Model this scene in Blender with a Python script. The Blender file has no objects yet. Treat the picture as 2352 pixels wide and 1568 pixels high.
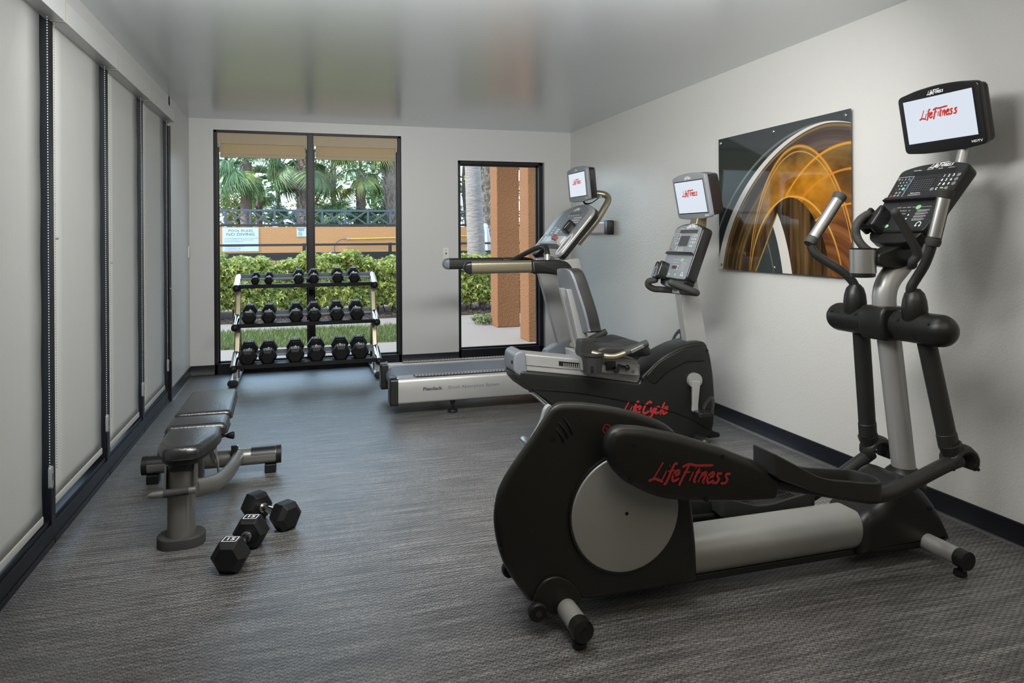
import bpy, bmesh, math, random
from mathutils import Vector as V, Matrix, Quaternion
R = math.radians
PI = math.pi
SC = bpy.context.scene
COL = SC.collection
random.seed(7)

# ---------------------------------------------------------------- camera
CAM_H, YAW, ROLL, F_PX = 1.2921, 0.293, 0.0062, 1606.365
cam_d = bpy.data.cameras.new('camera')
cam_d.sensor_width = 36.0
cam_d.lens = F_PX / 2352 * 36
cam_d.shift_y = (545 - 784) / 2352
cam_d.clip_start = 0.05
cam_d.clip_end = 200
cam = bpy.data.objects.new('camera', cam_d)
COL.objects.link(cam)
_f = V((math.sin(YAW), math.cos(YAW), 0)); _r = V((math.cos(YAW), -math.sin(YAW), 0)); _u = V((0, 0, 1))
_c, _s = math.cos(ROLL), math.sin(ROLL)
_R2 = _r * _c - _u * _s; _U2 = _u * _c + _r * _s
cam.matrix_world = Matrix(((_R2.x, _U2.x, -_f.x, 0), (_R2.y, _U2.y, -_f.y, 0), (_R2.z, _U2.z, -_f.z, CAM_H), (0, 0, 0, 1)))
SC.camera = cam

# ---------------------------------------------------------------- world, sun, room lamp, added fill lamps, exposure
w = bpy.data.worlds.new('world'); SC.world = w; w.use_nodes = True
nt = w.node_tree; nt.nodes.clear()
_o = nt.nodes.new('ShaderNodeOutputWorld'); _b = nt.nodes.new('ShaderNodeBackground')
_tc = nt.nodes.new('ShaderNodeTexCoord'); _sx = nt.nodes.new('ShaderNodeSeparateXYZ'); _rp = nt.nodes.new('ShaderNodeValToRGB')
nt.links.new(_tc.outputs['Generated'], _sx.inputs[0]); nt.links.new(_sx.outputs['Z'], _rp.inputs[0])
nt.links.new(_rp.outputs[0], _b.inputs[0]); nt.links.new(_b.outputs[0], _o.inputs[0])
_rp.color_ramp.elements[0].position = 0.0; _rp.color_ramp.elements[0].color = (0.80, 0.91, 1.0, 1)
_rp.color_ramp.elements[1].position = 0.6; _rp.color_ramp.elements[1].color = (0.50, 0.72, 1.0, 1)
_b.inputs[1].default_value = 3.4
sun_d = bpy.data.lights.new('sun', 'SUN'); sun_d.energy = 6.0; sun_d.angle = R(2); sun_d.color = (1, 0.95, 0.86)
sun = bpy.data.objects.new('sun', sun_d); COL.objects.link(sun)
sun.rotation_euler = V((0.74, 0.14, -0.62)).to_track_quat('-Z', 'Y').to_euler()
def area(name, loc, sx, sy, power, col, rot=(0, 0, 0)):
    d = bpy.data.lights.new(name, 'AREA'); d.shape = 'RECTANGLE'; d.size = sx; d.size_y = sy; d.energy = power; d.color = col
    o = bpy.data.objects.new(name, d); o.location = loc; o.rotation_euler = rot; COL.objects.link(o); return o
# added fill lamps out of view, brightening the back and right walls
for x, sx, pw, aim in ((0.9, 2.4, 72, (0.9, 6.2, 0.0)), (0.0, 2.2, 68, (2.85, 5.8, 0.6))):
    l = area('added_fill_lamp', (x, 2.25, 2.36), sx, 0.5, pw, (1, 0.995, 0.98)); l.data.spread = R(150)
    l.rotation_euler = (V(aim) - l.location).to_track_quat('-Z', 'Y').to_euler()
area('ceiling_lamp', (1.3, 0.0, 2.425), 2.4, 2.4, 34, (1, 0.90, 0.74))
for (x, z, sx, sy) in ((0.095, 1.15, 1.7, 2.2), (2.05, 1.05, 0.9, 2.0)):   # sampling portals in the window openings
    p = area('window_portal', (x, 7.33, z), sx, sy, 1, (1, 1, 1), (R(-90), 0, 0)); p.data.cycles.is_portal = True
SC.view_settings.view_transform = 'Standard'
SC.view_settings.look = 'None'
SC.view_settings.gamma = 1.0
SC.view_settings.use_curve_mapping = False
SC.view_settings.exposure = 0.15
SC.cycles.max_bounces = 8; SC.cycles.diffuse_bounces = 5; SC.cycles.transparent_max_bounces = 12
SC.cycles.caustics_reflective = False; SC.cycles.caustics_refractive = False
SC.cycles.sample_clamp_indirect = 6.0
SC.cycles.use_denoising = True

# ---------------------------------------------------------------- materials
def lin(*c):
    return tuple((x / 255 / 12.92 if x / 255 <= 0.04045 else ((x / 255 + 0.055) / 1.055) ** 2.4) for x in c)
class NT:
    """small expression builder for node math"""
    def __init__(s, m): s.t = m.node_tree
    def node(s, typ, **kw):
        n = s.t.nodes.new(typ)
        for k, v in kw.items(): setattr(n, k, v)
        return n
    def put(s, sock, v):
        if isinstance(v, X): s.t.links.new(v.o, sock)
        elif hasattr(v, 'is_output'): s.t.links.new(v, sock)
        else: sock.default_value = v
    def math(s, op, *a, clamp=False):
        n = s.node('ShaderNodeMath', operation=op, use_clamp=clamp)
        for i, v in enumerate(a): s.put(n.inputs[i], v)
        return X(s, n.outputs[0])
    def mix(s, f, a, b, blend='MIX'):
        n = s.node('ShaderNodeMix', data_type='RGBA', blend_type=blend)
        s.put(n.inputs[0], f)
        for i, v in ((6, a), (7, b)):
            if isinstance(v, (tuple, list)): v = tuple(v) + (1,) if len(v) == 3 else v
            s.put(n.inputs[i], v)
        return n.outputs[2]
    def noise(s, vec, scale, detail=2, rough=0.5):
        n = s.node('ShaderNodeTexNoise'); s.put(n.inputs['Vector'], vec); n.inputs['Scale'].default_value = scale
        n.inputs['Detail'].default_value = detail; n.inputs['Roughness'].default_value = rough
        return X(s, n.outputs['Fac'])
    def pos(s): return s.node('ShaderNodeNewGeometry').outputs['Position']
    def obj(s): return s.node('ShaderNodeTexCoord').outputs['Object']
    def sep(s, v):
        n = s.node('ShaderNodeSeparateXYZ'); s.put(n.inputs[0], v); return [X(s, o) for o in n.outputs]
    def comb(s, x, y, z=0.0):
        n = s.node('ShaderNodeCombineXYZ')
        for i, v in enumerate((x, y, z)): s.put(n.inputs[i], v)
        return n.outputs[0]
    def scalev(s, v, sc):
        n = s.node('ShaderNodeVectorMath', operation='MULTIPLY'); s.put(n.inputs[0], v); n.inputs[1].default_value = sc
        return n.outputs[0]
    def ramp(s, f, stops, interp='LINEAR'):
        n = s.node('ShaderNodeValToRGB'); s.put(n.inputs[0], f); r = n.color_ramp; r.interpolation = interp
        while len(r.elements) > 1: r.elements.remove(r.elements[0])
        for i, (p, c) in enumerate(stops):
            e = r.elements[0] if i == 0 else r.elements.new(p)
            e.position = p; e.color = tuple(c) + (1,)
        return n.outputs[0]
    def bump(s, h, strength, dist=0.01):
        n = s.node('ShaderNodeBump'); n.inputs['Strength'].default_value = strength; n.inputs['Distance'].default_value = dist
        s.put(n.inputs['Height'], h); return n.outputs[0]
class X:
    def __init__(s, t, o): s.t, s.o = t, o
    def __add__(s, b): return s.t.math('ADD', s, b)
    def __sub__(s, b): return s.t.math('SUBTRACT', s, b)
    def __mul__(s, b): return s.t.math('MULTIPLY', s, b)
    def __truediv__(s, b): return s.t.math('DIVIDE', s, b)
    def __pow__(s, b): return s.t.math('POWER', s, b)
    def lt(s, b): return s.t.math('LESS_THAN', s, b)
    def gt(s, b): return s.t.math('GREATER_THAN', s, b)
    def sin(s): return s.t.math('SINE', s)
    def abs(s): return s.t.math('ABSOLUTE', s)
    def floor(s): return s.t.math('FLOOR', s)
    def fract(s): return s.t.math('FRACT', s)
    def sst(s, a, b):
        n = s.t.node('ShaderNodeMapRange', interpolation_type='SMOOTHSTEP')
        s.t.put(n.inputs[0], s); n.inputs[1].default_value = a; n.inputs[2].default_value = b
        return X(s.t, n.outputs[0])
def newmat(name):
    m = bpy.data.materials.new(name); m.use_nodes = True
    p = m.node_tree.nodes['Principled BSDF']
    return m, NT(m), p
def mat(name, col, rough=0.5, metal=0.0, bump=None, var=0.0, vscale=8, coat=0.0, spec=0.5, stretch=None, sheen=0.0):
    m, t, p = newmat(name)
    p.inputs['Roughness'].default_value = rough; p.inputs['Metallic'].default_value = metal
    p.inputs['Coat Weight'].default_value = coat; p.inputs['Specular IOR Level'].default_value = spec
    p.inputs['Sheen Weight'].default_value = sheen
    vec = t.obj()
    if stretch: vec = t.scalev(vec, stretch)
    if var:
        n = t.noise(vec, vscale, 3)
        c1 = tuple(max(0, c * (1 - var)) for c in col); c2 = tuple(min(1, c * (1 + var)) for c in col)
        t.put(p.inputs['Base Color'], t.mix(n, c1, c2))
    else:
        p.inputs['Base Color'].default_value = tuple(col) + (1,)
    if bump: t.put(p.inputs['Normal'], t.bump(t.noise(vec, bump[0], 2), bump[1], bump[2] if len(bump) > 2 else 0.01))
    return m
def emis(name, col, strength, var=0.03):
    m, t, p = newmat(name)
    p.inputs['Base Color'].default_value = (0.02, 0.02, 0.02, 1); p.inputs['Roughness'].default_value = 0.25
    n = t.noise(t.obj(), 3.0, 1)
    t.put(p.inputs['Emission Color'], t.mix(n, tuple(c * (1 - var) for c in col), tuple(c * (1 + var) for c in col)))
    p.inputs['Emission Strength'].default_value = strength
    return m

M = {}
M['ceiling'] = mat('ceiling_paint', (0.70, 0.745, 0.76), 0.27, bump=(1.6, 0.06, 0.02), spec=1.0)
M['ceiling'].node_tree.nodes['Principled BSDF'].inputs['Coat Weight'].default_value = 0.6
M['ceiling'].node_tree.nodes['Principled BSDF'].inputs['Coat Roughness'].default_value = 0.26
M['wall'] = mat('wall_paint', (0.56, 0.56, 0.545), 0.42, bump=(160, 0.10, 0.004), spec=0.5)
M['wallR'] = mat('textured_wall_paint', (0.60, 0.595, 0.57), 0.30, bump=(90, 0.28, 0.006), spec=0.9)
M['base'] = mat('black_rubber_base', (0.007, 0.008, 0.012), 0.35, bump=(12, 0.05), spec=0.35)
M['frame'] = mat('bronze_frame', (0.006, 0.006, 0.008), 0.42, var=0.2, spec=0.25)
M['black'] = mat('black_plastic', (0.0095, 0.010, 0.0085), 0.38, bump=(300, 0.04, 0.002), var=0.12, vscale=4, spec=0.36)
M['blackgloss'] = mat('black_satin_plastic', (0.012, 0.012, 0.013), 0.25, var=0.1)
M['rubber'] = mat('black_rubber', (0.006, 0.006, 0.0065), 0.5, bump=(200, 0.08, 0.002), spec=0.3)
M['foam'] = mat('dark_foam_grip', (0.028, 0.028, 0.026), 0.72, bump=(260, 0.15, 0.002))
M['armblk'] = mat('charcoal_powder_coat', (0.018, 0.0185, 0.017), 0.45, bump=(300, 0.04, 0.002), spec=0.35)
M['silver'] = mat('silver_paint', (0.36, 0.36, 0.35), 0.36, metal=0.45, var=0.06, vscale=3)
M['silver2'] = mat('grey_silver_paint', (0.27, 0.27, 0.25), 0.42, metal=0.30, var=0.08, vscale=3)
M['brushed'] = mat('brushed_aluminium', (0.50, 0.50, 0.49), 0.30, metal=0.9, bump=(60, 0.05, 0.002), stretch=(1, 1, 12))
M['chrome'] = mat('chrome', (0.75, 0.75, 0.76), 0.10, metal=1.0, var=0.03)
M['steel'] = mat('steel', (0.45, 0.45, 0.46), 0.25, metal=1.0, var=0.05)
M['bronze'] = mat('warm_grey_metal', (0.27, 0.24, 0.165), 0.34, metal=0.75, var=0.08)
M['greyplastic'] = mat('grey_plastic', (0.14, 0.15, 0.165), 0.40, var=0.06)
M['midgrey'] = mat('mid_grey_bezel', (0.19, 0.205, 0.22), 0.38, var=0.06)
M['ltgrey'] = mat('pale_grey_plastic', (0.50, 0.52, 0.54), 0.35, var=0.04)
M['panel'] = mat('dark_console_overlay', (0.018, 0.019, 0.020), 0.28, var=0.1)
M['lcd'] = mat('dark_lcd', (0.010, 0.011, 0.011), 0.18, var=0.3, vscale=60)
M['lcdg'] = mat('grey_lcd', (0.055, 0.055, 0.055), 0.2, var=0.1, vscale=60)
M['white'] = mat('white_print', (0.78, 0.78, 0.78), 0.5, var=0.03)
M['whiteg'] = mat('grey_print', (0.34, 0.34, 0.34), 0.5, var=0.05)
M['red'] = mat('red_print', (0.30, 0.020, 0.022), 0.5, var=0.05)
M['dullred'] = mat('dull_red_plastic', (0.26, 0.10, 0.085), 0.4, var=0.05)
M['redlogo'] = mat('red_logo_print', (0.55, 0.035, 0.02), 0.5, var=0.05)
M['green'] = mat('green_button', (0.22, 0.52, 0.22), 0.4, var=0.05)
M['blue'] = mat('blue_button', (0.03, 0.09, 0.24), 0.4, var=0.05)
M['greybtn'] = mat('grey_button', (0.22, 0.21, 0.20), 0.4, var=0.05)
M['screen'] = emis('lit_screen', lin(214, 222, 234), 0.92)
M['screenred'] = emis('lit_red_logo', lin(190, 40, 28), 0.9)
M['vinyl'] = mat('black_vinyl', (0.012, 0.012, 0.013), 0.27, bump=(150, 0.30, 0.003), spec=0.9)
M['galv'] = mat('metallic_pewter_paint', (0.20, 0.195, 0.18), 0.34, metal=0.6, bump=(300, 0.05, 0.002))
M['belt'] = mat('treadmill_belt', (0.11, 0.12, 0.14), 0.55, bump=(250, 0.2, 0.003), var=0.25, vscale=180)
M['seat'] = mat('grey_seat_vinyl', (0.022, 0.022, 0.021), 0.48, bump=(200, 0.06, 0.002), spec=0.3)
M['valance'] = mat('silver_white_valance', (0.55, 0.56, 0.55), 0.35, metal=0.1, var=0.03)
M['valance_end'] = mat('beige_valance_end', (0.42, 0.39, 0.33), 0.45, var=0.05)
M['plate'] = mat('ivory_plate', (0.72, 0.70, 0.64), 0.35, var=0.02)
M['beadw'] = mat('bead_chain_white', (0.62, 0.62, 0.60), 0.35, var=0.05)
M['tension'] = mat('grey_translucent_plastic', (0.25, 0.25, 0.25), 0.4, var=0.05)
M['pink'] = mat('dusty_pink_panel', (0.52, 0.40, 0.43), 0.3, var=0.04)
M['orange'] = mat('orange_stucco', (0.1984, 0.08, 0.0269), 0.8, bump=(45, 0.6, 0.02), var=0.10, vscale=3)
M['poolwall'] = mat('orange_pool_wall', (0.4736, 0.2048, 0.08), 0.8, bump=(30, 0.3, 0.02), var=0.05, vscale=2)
M['rail'] = mat('dark_bronze_railing', (0.0192, 0.0173, 0.0166), 0.45, var=0.1)
M['xrail'] = mat('slate_blue_fence', (0.0672, 0.08, 0.0992), 0.5, var=0.1)
M['concrete'] = mat('pinkish_concrete', (0.2304, 0.1824, 0.1568), 0.85, bump=(90, 0.3, 0.01), var=0.08, vscale=40)
M['mulch'] = mat('brown_mulch', (0.0544, 0.0288, 0.0192), 0.95, bump=(55, 1.0, 0.05), var=0.6, vscale=60)
M['soil'] = mat('lawn_soil', (0.0832, 0.096, 0.032), 0.95, bump=(40, 0.8, 0.03), var=0.4, vscale=25)
M['sign'] = mat('white_sign', (0.512, 0.5248, 0.5248), 0.4, var=0.02)
M['signtx'] = mat('sign_grey_lettering', (0.06, 0.065, 0.075), 0.5, var=0.05)
M['yellow'] = mat('yellow_pole', (0.4608, 0.3072, 0.0512), 0.4, var=0.05)
M['umb'] = mat('white_canvas', (0.512, 0.5248, 0.544), 0.8, var=0.04)
M['smoothtrunk'] = mat('grey_smooth_bark', (0.2304, 0.1984, 0.1856), 0.85, bump=(9, 0.6, 0.03), var=0.35, vscale=5, stretch=(1, 1, 3))
M['trunk'] = mat('brown_palm_bark', (0.2304, 0.16, 0.1344), 0.9, bump=(14, 1.0, 0.05), var=0.4, vscale=8, stretch=(1, 1, 3))
M['boot'] = mat('split_palm_boots', (0.2112, 0.1728, 0.1344), 0.9, var=0.35, vscale=14)
M['pinebark'] = mat('pine_bark', (0.0832, 0.064, 0.0512), 0.9, var=0.3)
M['lamppost'] = mat('grey_green_post', (0.1792, 0.2176, 0.2112), 0.5, var=0.05)
M['stem'] = mat('shrub_stem', (0.0704, 0.0544, 0.032), 0.9, var=0.3)
M['water'] = mat('pool_tile_blue', (0.064, 0.2688, 0.288), 0.15, var=0.1)

def leafmat(name, stops, rough=0.45, trans=0.3):
    m, t, p = newmat(name)
    g = t.node('ShaderNodeNewGeometry')
    c = t.ramp(g.outputs['Random Per Island'], stops)
    t.put(p.inputs['Base Color'], c); p.inputs['Roughness'].default_value = rough
    tr = t.node('ShaderNodeBsdfTranslucent'); t.put(tr.inputs[0], c)
    mx = t.node('ShaderNodeMixShader'); mx.inputs[0].default_value = trans
    out = m.node_tree.nodes['Material Output']
    t.put(mx.inputs[1], p.outputs[0]); t.put(mx.inputs[2], tr.outputs[0]); t.put(out.inputs[0], mx.outputs[0])
    return m
M['hedge'] = leafmat('variegated_leaves', [(0, (0.0754, 0.1274, 0.0226)), (0.3, (0.1654, 0.2253, 0.0373)), (0.55, (0.3605, 0.3752, 0.0675)), (0.8, (0.4957, 0.4506, 0.1499)), (1, (0.2626, 0.3154, 0.0528))], 0.35)
M['grass'] = leafmat('grass_blades', [(0, (0.0691, 0.1094, 0.0243)), (0.5, (0.1293, 0.1786, 0.0442)), (0.85, (0.1984, 0.2086, 0.0794)), (1, (0.2086, 0.169, 0.0896))], 0.6)
M['palm'] = leafmat('palm_leaflets', [(0, (0.0608, 0.1299, 0.0518)), (0.5, (0.1382, 0.2246, 0.0864)), (0.9, (0.2592, 0.3283, 0.1382)), (1, (0.3974, 0.3629, 0.121))], 0.4)
M['palmy'] = leafmat('yellowing_palm_leaflets', [(0, (0.1075, 0.1843, 0.0614)), (0.5, (0.2534, 0.3226, 0.0922)), (1, (0.5069, 0.384, 0.1075))], 0.4)
M['pine'] = leafmat('pine_foliage', [(0, (0.0614, 0.1434, 0.0614)), (0.5, (0.1434, 0.2662, 0.1126)), (1, (0.3482, 0.4301, 0.2048))], 0.6)
M['olive'] = leafmat('olive_foliage', [(0, (0.1152, 0.1536, 0.048)), (0.5, (0.2592, 0.288, 0.0768)), (0.8, (0.4032, 0.3264, 0.1152)), (1, (0.3456, 0.2304, 0.1152))], 0.6)
M['chip'] = leafmat('mulch_chips', [(0, (0.032, 0.016, 0.0115)), (0.6, (0.0832, 0.0448, 0.0288)), (1, (0.1792, 0.1152, 0.0768))], 0.9, 0.0)

def glassmat():
    m, t, p = newmat('window_glass')
    p.inputs['Base Color'].default_value = (0.9, 0.95, 0.95, 1); p.inputs['Roughness'].default_value = 0.02
    tr = t.node('ShaderNodeBsdfTransparent'); tr.inputs[0].default_value = (0.93, 0.96, 0.96, 1)
    gl = t.node('ShaderNodeBsdfGlossy'); gl.inputs['Roughness'].default_value = 0.02
    fr = t.node('ShaderNodeFresnel'); fr.inputs[0].default_value = 1.45
    mx = t.node('ShaderNodeMixShader')
    t.put(mx.inputs[0], X(t, fr.outputs[0]) * 0.03); t.put(mx.inputs[1], tr.outputs[0]); t.put(mx.inputs[2], gl.outputs[0])
    t.put(m.node_tree.nodes['Material Output'].inputs[0], mx.outputs[0])
    return m
M['glass'] = glassmat()
def shademat(name, col, trans):
    m, t, p = newmat(name)
    pos = t.obj(); x, y, z = t.sep(pos)
    weave = ((y * 3000).sin() + (x * 3000).sin()) * ((z * 3000).sin()) * 0.04 + t.noise(t.scalev(pos, (60, 60, 1.2)), 3, 3) * 0.10 + 0.93
    n = t.mix(weave, (0, 0, 0), col); t.put(p.inputs['Base Color'], n); p.inputs['Roughness'].default_value = 0.85
    tr = t.node('ShaderNodeBsdfTranslucent'); t.put(tr.inputs[0], n)
    mx = t.node('ShaderNodeMixShader'); mx.inputs[0].default_value = trans
    t.put(mx.inputs[1], p.outputs[0]); t.put(mx.inputs[2], tr.outputs[0]); t.put(m.node_tree.nodes['Material Output'].inputs[0], mx.outputs[0])
    return m
M['shade'] = shademat('white_roller_fabric', (0.52, 0.52, 0.495), 0.20)
M['shadeb'] = shademat('beige_roller_fabric', (0.66, 0.53, 0.34), 0.42)
M['shadeb2'] = mat('beige_fascia', (0.44, 0.36, 0.24), 0.6, var=0.04)

def carpetmat():
    m, t, p = newmat('woven_vinyl_carpet')
    x, y, z = t.sep(t.pos())
    # fine stitches 4.4 mm apart in 9 mm rows, every other row shifted
    row = (y / 0.009).floor()
    xs = x / 0.0044 + t.math('MODULO', row, 2.0) * 0.5
    cx = xs.fract() - 0.5; cy = (y / 0.009).fract() - 0.5
    dash = (cx.abs() * 1.0 + cy.abs() * 0.55).sst(0.56, 0.26)
    wn = t.node('ShaderNodeTexWhiteNoise'); t.put(wn.inputs['Vector'], t.comb(xs.floor(), row))
    rnd = X(t, wn.outputs['Value'])
    # larger zigzag of sunken dark yarn
    cX = x / 0.017
    tri = ((cX.fract() - 0.5).abs() * 2.0 - 0.5) * 0.34
    sY = y / 0.019 + t.math('MODULO', cX.floor(), 2.0) * 0.5
    zig = (sY.fract() - 0.5 - tri).abs().sst(0.10, 0.26)
    streak = t.noise(t.comb(x * 3.2, y * 75.0), 1.0, 3, 0.65).sst(0.36, 0.66)
    streak2 = t.noise(t.comb(x * 1.0, y * 9.0), 1.3, 2).sst(0.35, 0.7)
    f = dash * (rnd * 0.55 + 0.30) * (streak * 0.85 + 0.30) * (streak2 * 0.28 + 0.80) * (zig * 0.25 + 0.75)
    c = t.mix(f, (0.0135, 0.0135, 0.0125), (0.43, 0.425, 0.41))
    t.put(p.inputs['Base Color'], c)
    p.inputs['Roughness'].default_value = 0.42
    t.put(p.inputs['Specular IOR Level'], zig * 0.55 + 0.45)
    t.put(p.inputs['Coat Weight'], (zig * 0.55 + 0.45) * (dash * 0.5 + 0.5)); p.inputs['Coat Roughness'].default_value = 0.48; p.inputs['Specular Tint'].default_value = (1.0, 0.94, 1.0, 1)
    t.put(p.inputs['Normal'], t.bump(dash * 0.9 + zig * 0.1, 0.18, 0.002))
    return m
M['carpet'] = carpetmat()

def artmat():
    m, t, p = newmat('abstract_print')
    x, y, z = t.sep(t.obj())            # panel local: x 0..1 to the viewer's right, z 0..1 up after scaling
    u = x / 1.236; v = z / 0.91
    def ell(cx, cy, a, b, e=2.0):
        return (((u - cx).abs() / a) ** e + ((v - cy).abs() / b) ** e) ** (1 / e)
    def ring(d, c, wd): return ((d - c).abs() / wd).sst(1.0, 0.0)
    E1 = ell(0.85, -0.08, 0.82, 1.025, 1.75)
    nz = t.noise(t.comb(E1 * 14.0, v * 0.6 + u * 0.4), 1.0, 4, 0.6)
    nb = t.noise(t.comb(u, v), 4.0, 3, 0.55)
    bg = t.mix(((u * 0.6 + v) - 1.05).sst(-0.01, 0.01), (0.026, 0.032, 0.030), (0.055, 0.062, 0.064))
    col = t.mix(ring(E1 + u * 0.155, 1.135, 0.012), bg, (0.17, 0.18, 0.17))
    col = t.mix((E1 + u * 0.055).lt(1.058), col, (0.56, 0.54, 0.51))
    brown = t.ramp(nz, [(0.25, (0.006, 0.004, 0.003)), (0.5, (0.045, 0.026, 0.012)), (0.62, (0.16, 0.10, 0.035)), (0.8, (0.07, 0.03, 0.012))])
    purp = t.mix((v - 0.62).sst(0.0, 0.25), brown, t.ramp(nz, [(0.3, (0.03, 0.02, 0.022)), (0.7, (0.13, 0.10, 0.085))]))
    col = t.mix(E1.lt(1.0), col, purp)
    col = t.mix(ring(E1, 0.985, 0.012), col, (0.20, 0.14, 0.055))
    # glowing arches
    E2 = ell(0.66, -0.15, 0.385, 0.985, 1.95)
    E3 = ell(0.98, -0.30, 0.60, 1.10, 2.0)
    E4 = ell(1.02, -0.30, 0.62, 0.95, 2.0)
    E5 = ell(0.62, -0.15, 0.34, 0.66, 2.0)
    gold = t.ramp(nb, [(0.3, (0.12, 0.035, 0.005)), (0.5, (0.42, 0.17, 0.012)), (0.7, (0.62, 0.28, 0.03))])
    darkg = t.ramp(nb, [(0.3, (0.06, 0.03, 0.01)), (0.65, (0.27, 0.17, 0.05))])
    hot = ((v - 0.53).abs() / 0.30).sst(1.0, 0.15) * ((u - 0.70).abs() / 0.36).sst(1.0, 0.3)
    inner = t.mix(hot, darkg, gold)
    mask = E2.lt(1.0) * E5.gt(0.93)
    col = t.mix(mask * (v.sst(0.1, 0.5)) * 0.85, col, inner)
    mask3 = E3.lt(1.0) * E4.gt(0.70) * E1.lt(0.98)
    col = t.mix(mask3 * 0.55, col, inner)
    right = (u - 0.70).sst(0.0, 0.2) * v.sst(0.7, 0.3)
    col = t.mix(right * 0.75, col, t.ramp(nz, [(0.3, (0.035, 0.010, 0.006)), (0.7, (0.26, 0.085, 0.028))]))
    for e, k, wd, c in ((E2, 1.0, 0.016, (0.55, 0.25, 0.04)), (E2, 0.965, 0.007, (0.50, 0.30, 0.09)), (E3, 1.0, 0.012, (0.62, 0.27, 0.03)), (E4, 1.0, 0.010, (0.55, 0.18, 0.02)), (E3, 0.86, 0.008, (0.5, 0.2, 0.03)), (E5, 1.0, 0.02, (0.62, 0.32, 0.06)), (E4, 0.78, 0.010, (0.6, 0.24, 0.03))):
        col = t.mix(ring(e, k, wd) * E1.lt(0.99) * v.sst(-0.2, 0.35), col, c)
    # dark inner mouth with pale sliver
    E6 = ell(0.60, -0.20, 0.32, 0.76, 1.9)
    streakd = t.ramp(t.noise(t.comb(u * 26.0, v * 1.2), 1.0, 3), [(0.35, (0.012, 0.007, 0.004)), (0.7, (0.13, 0.075, 0.03))])
    col = t.mix((E6.lt(0.93) * u.gt(0.3)), col, streakd)
    E7 = ell(0.36, -0.22, 0.275, 0.80, 1.75)
    E8 = ell(0.33, -0.22, 0.235, 0.745, 1.75)
    lean = (v - (u - 0.335) * 2.3)
    ins = E8.lt(1.0) * lean.lt(0.0)
    col = t.mix(E7.lt(1.0) * lean.lt(0.0), col, (0.56, 0.54, 0.50))
    col = t.mix(ins, col, (0.036, 0.044, 0.042))
    col = t.mix(ins * ring(ell(0.30, -0.22, 0.20, 0.62, 1.75), 1.0, 0.03), col, (0.12, 0.13, 0.12))
    col = t.mix(ring(lean, 0.0, 0.018) * E7.lt(1.0), col, (0.30, 0.22, 0.10))
    t.put(p.inputs['Base Color'], col)
    p.inputs['Roughness'].default_value = 0.04; p.inputs['Specular IOR Level'].default_value = 0.12
    return m
M['art'] = artmat()

# ---------------------------------------------------------------- mesh helpers
ORG = V((0, 0, 0))
def cr(pts, n=6, closed=False):
    """Catmull-Rom through points"""
    P = [V(p) for p in pts]; out = []; N = len(P)
    rng = range(N if closed else N - 1)
    for i in rng:
        p0 = P[(i - 1) % N] if (closed or i > 0) else P[0] * 2 - P[1]
        p1 = P[i]; p2 = P[(i + 1) % N]
        p3 = P[(i + 2) % N] if (closed or i + 2 < N) else P[-1] * 2 - P[-2]
        for k in range(n):
            s = k / n
            out.append(0.5 * ((2 * p1) + (p2 - p0) * s + (2 * p0 - 5 * p1 + 4 * p2 - p3) * s * s + (3 * p1 - p0 - 3 * p2 + p3) * s ** 3))
    if not closed: out.append(P[-1])
    return out
def rrect(w, h, r, n=5, cx=0, cy=0):
    pts = []
    for (sx, sy, a0) in ((1, -1, -90), (1, 1, 0), (-1, 1, 90), (-1, -1, 180)):
        for k in range(n + 1):
            a = R(a0 + 90 * k / n)
            pts.append((cx + sx * (w / 2 - r) + r * math.cos(a), cy + sy * (h / 2 - r) + r * math.sin(a)))
    return pts
def roundpoly(pts, r, n=4):
    """round every corner of a polygon; r a number or list"""
    out = []; N = len(pts)
    for i in range(N):
        p = V(pts[i]).to_2d() if len(pts[i]) > 2 else V(pts[i]); a = V(pts[i - 1]); b = V(pts[(i + 1) % N])
        rr = r[i] if isinstance(r, (list, tuple)) else r
        if rr <= 0: out.append(p); continue
        da = (a - p); db = (b - p); la, lb = da.length, db.length
        d = min(rr, la * 0.45, lb * 0.45)
        pa = p + da.normalized() * d; pb = p + db.normalized() * d
        for k in range(n + 1):
            s = k / n
            out.append((1 - s) ** 2 * pa + 2 * s * (1 - s) * p + s * s * pb)
    return out
def offset(pts, d):
    N = len(pts); A = sum(pts[i][0] * pts[(i + 1) % N][1] - pts[(i + 1) % N][0] * pts[i][1] for i in range(N))
    sg = 1 if A > 0 else -1; out = []
    for i in range(N):
        p = V((pts[i][0], pts[i][1])); a = V((pts[i - 1][0], pts[i - 1][1])); b = V((pts[(i + 1) % N][0], pts[(i + 1) % N][1]))
        e1 = (p - a); e2 = (b - p)
        if e1.length < 1e-7: e1 = e2
        if e2.length < 1e-7: e2 = e1
        e1 = e1.normalized(); e2 = e2.normalized()
        n1 = V((-e1.y, e1.x)) * sg; n2 = V((-e2.y, e2.x)) * sg
        n = n1 + n2
        if n.length < 1e-6: n = n1
        n = n.normalized(); k = max(0.5, n.dot(n1))
        out.append(p + n * (d / k))
    for _ in range(40):        # collapse edges that the inset has turned around
        bad = [i for i in range(N) if (out[(i + 1) % N] - out[i]).dot(V((pts[(i + 1) % N][0] - pts[i][0], pts[(i + 1) % N][1] - pts[i][1]))) < -1e-9]
        if not bad: break
        for i in bad:
            m = (out[i] + out[(i + 1) % N]) / 2; out[i] = m.copy(); out[(i + 1) % N] = m.copy()
    return out
PL = {'xz': lambda u, v, h: V((u, h, v)), 'xy': lambda u, v, h: V((u, v, h)), 'yz': lambda u, v, h: V((h, u, v))}
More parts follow.
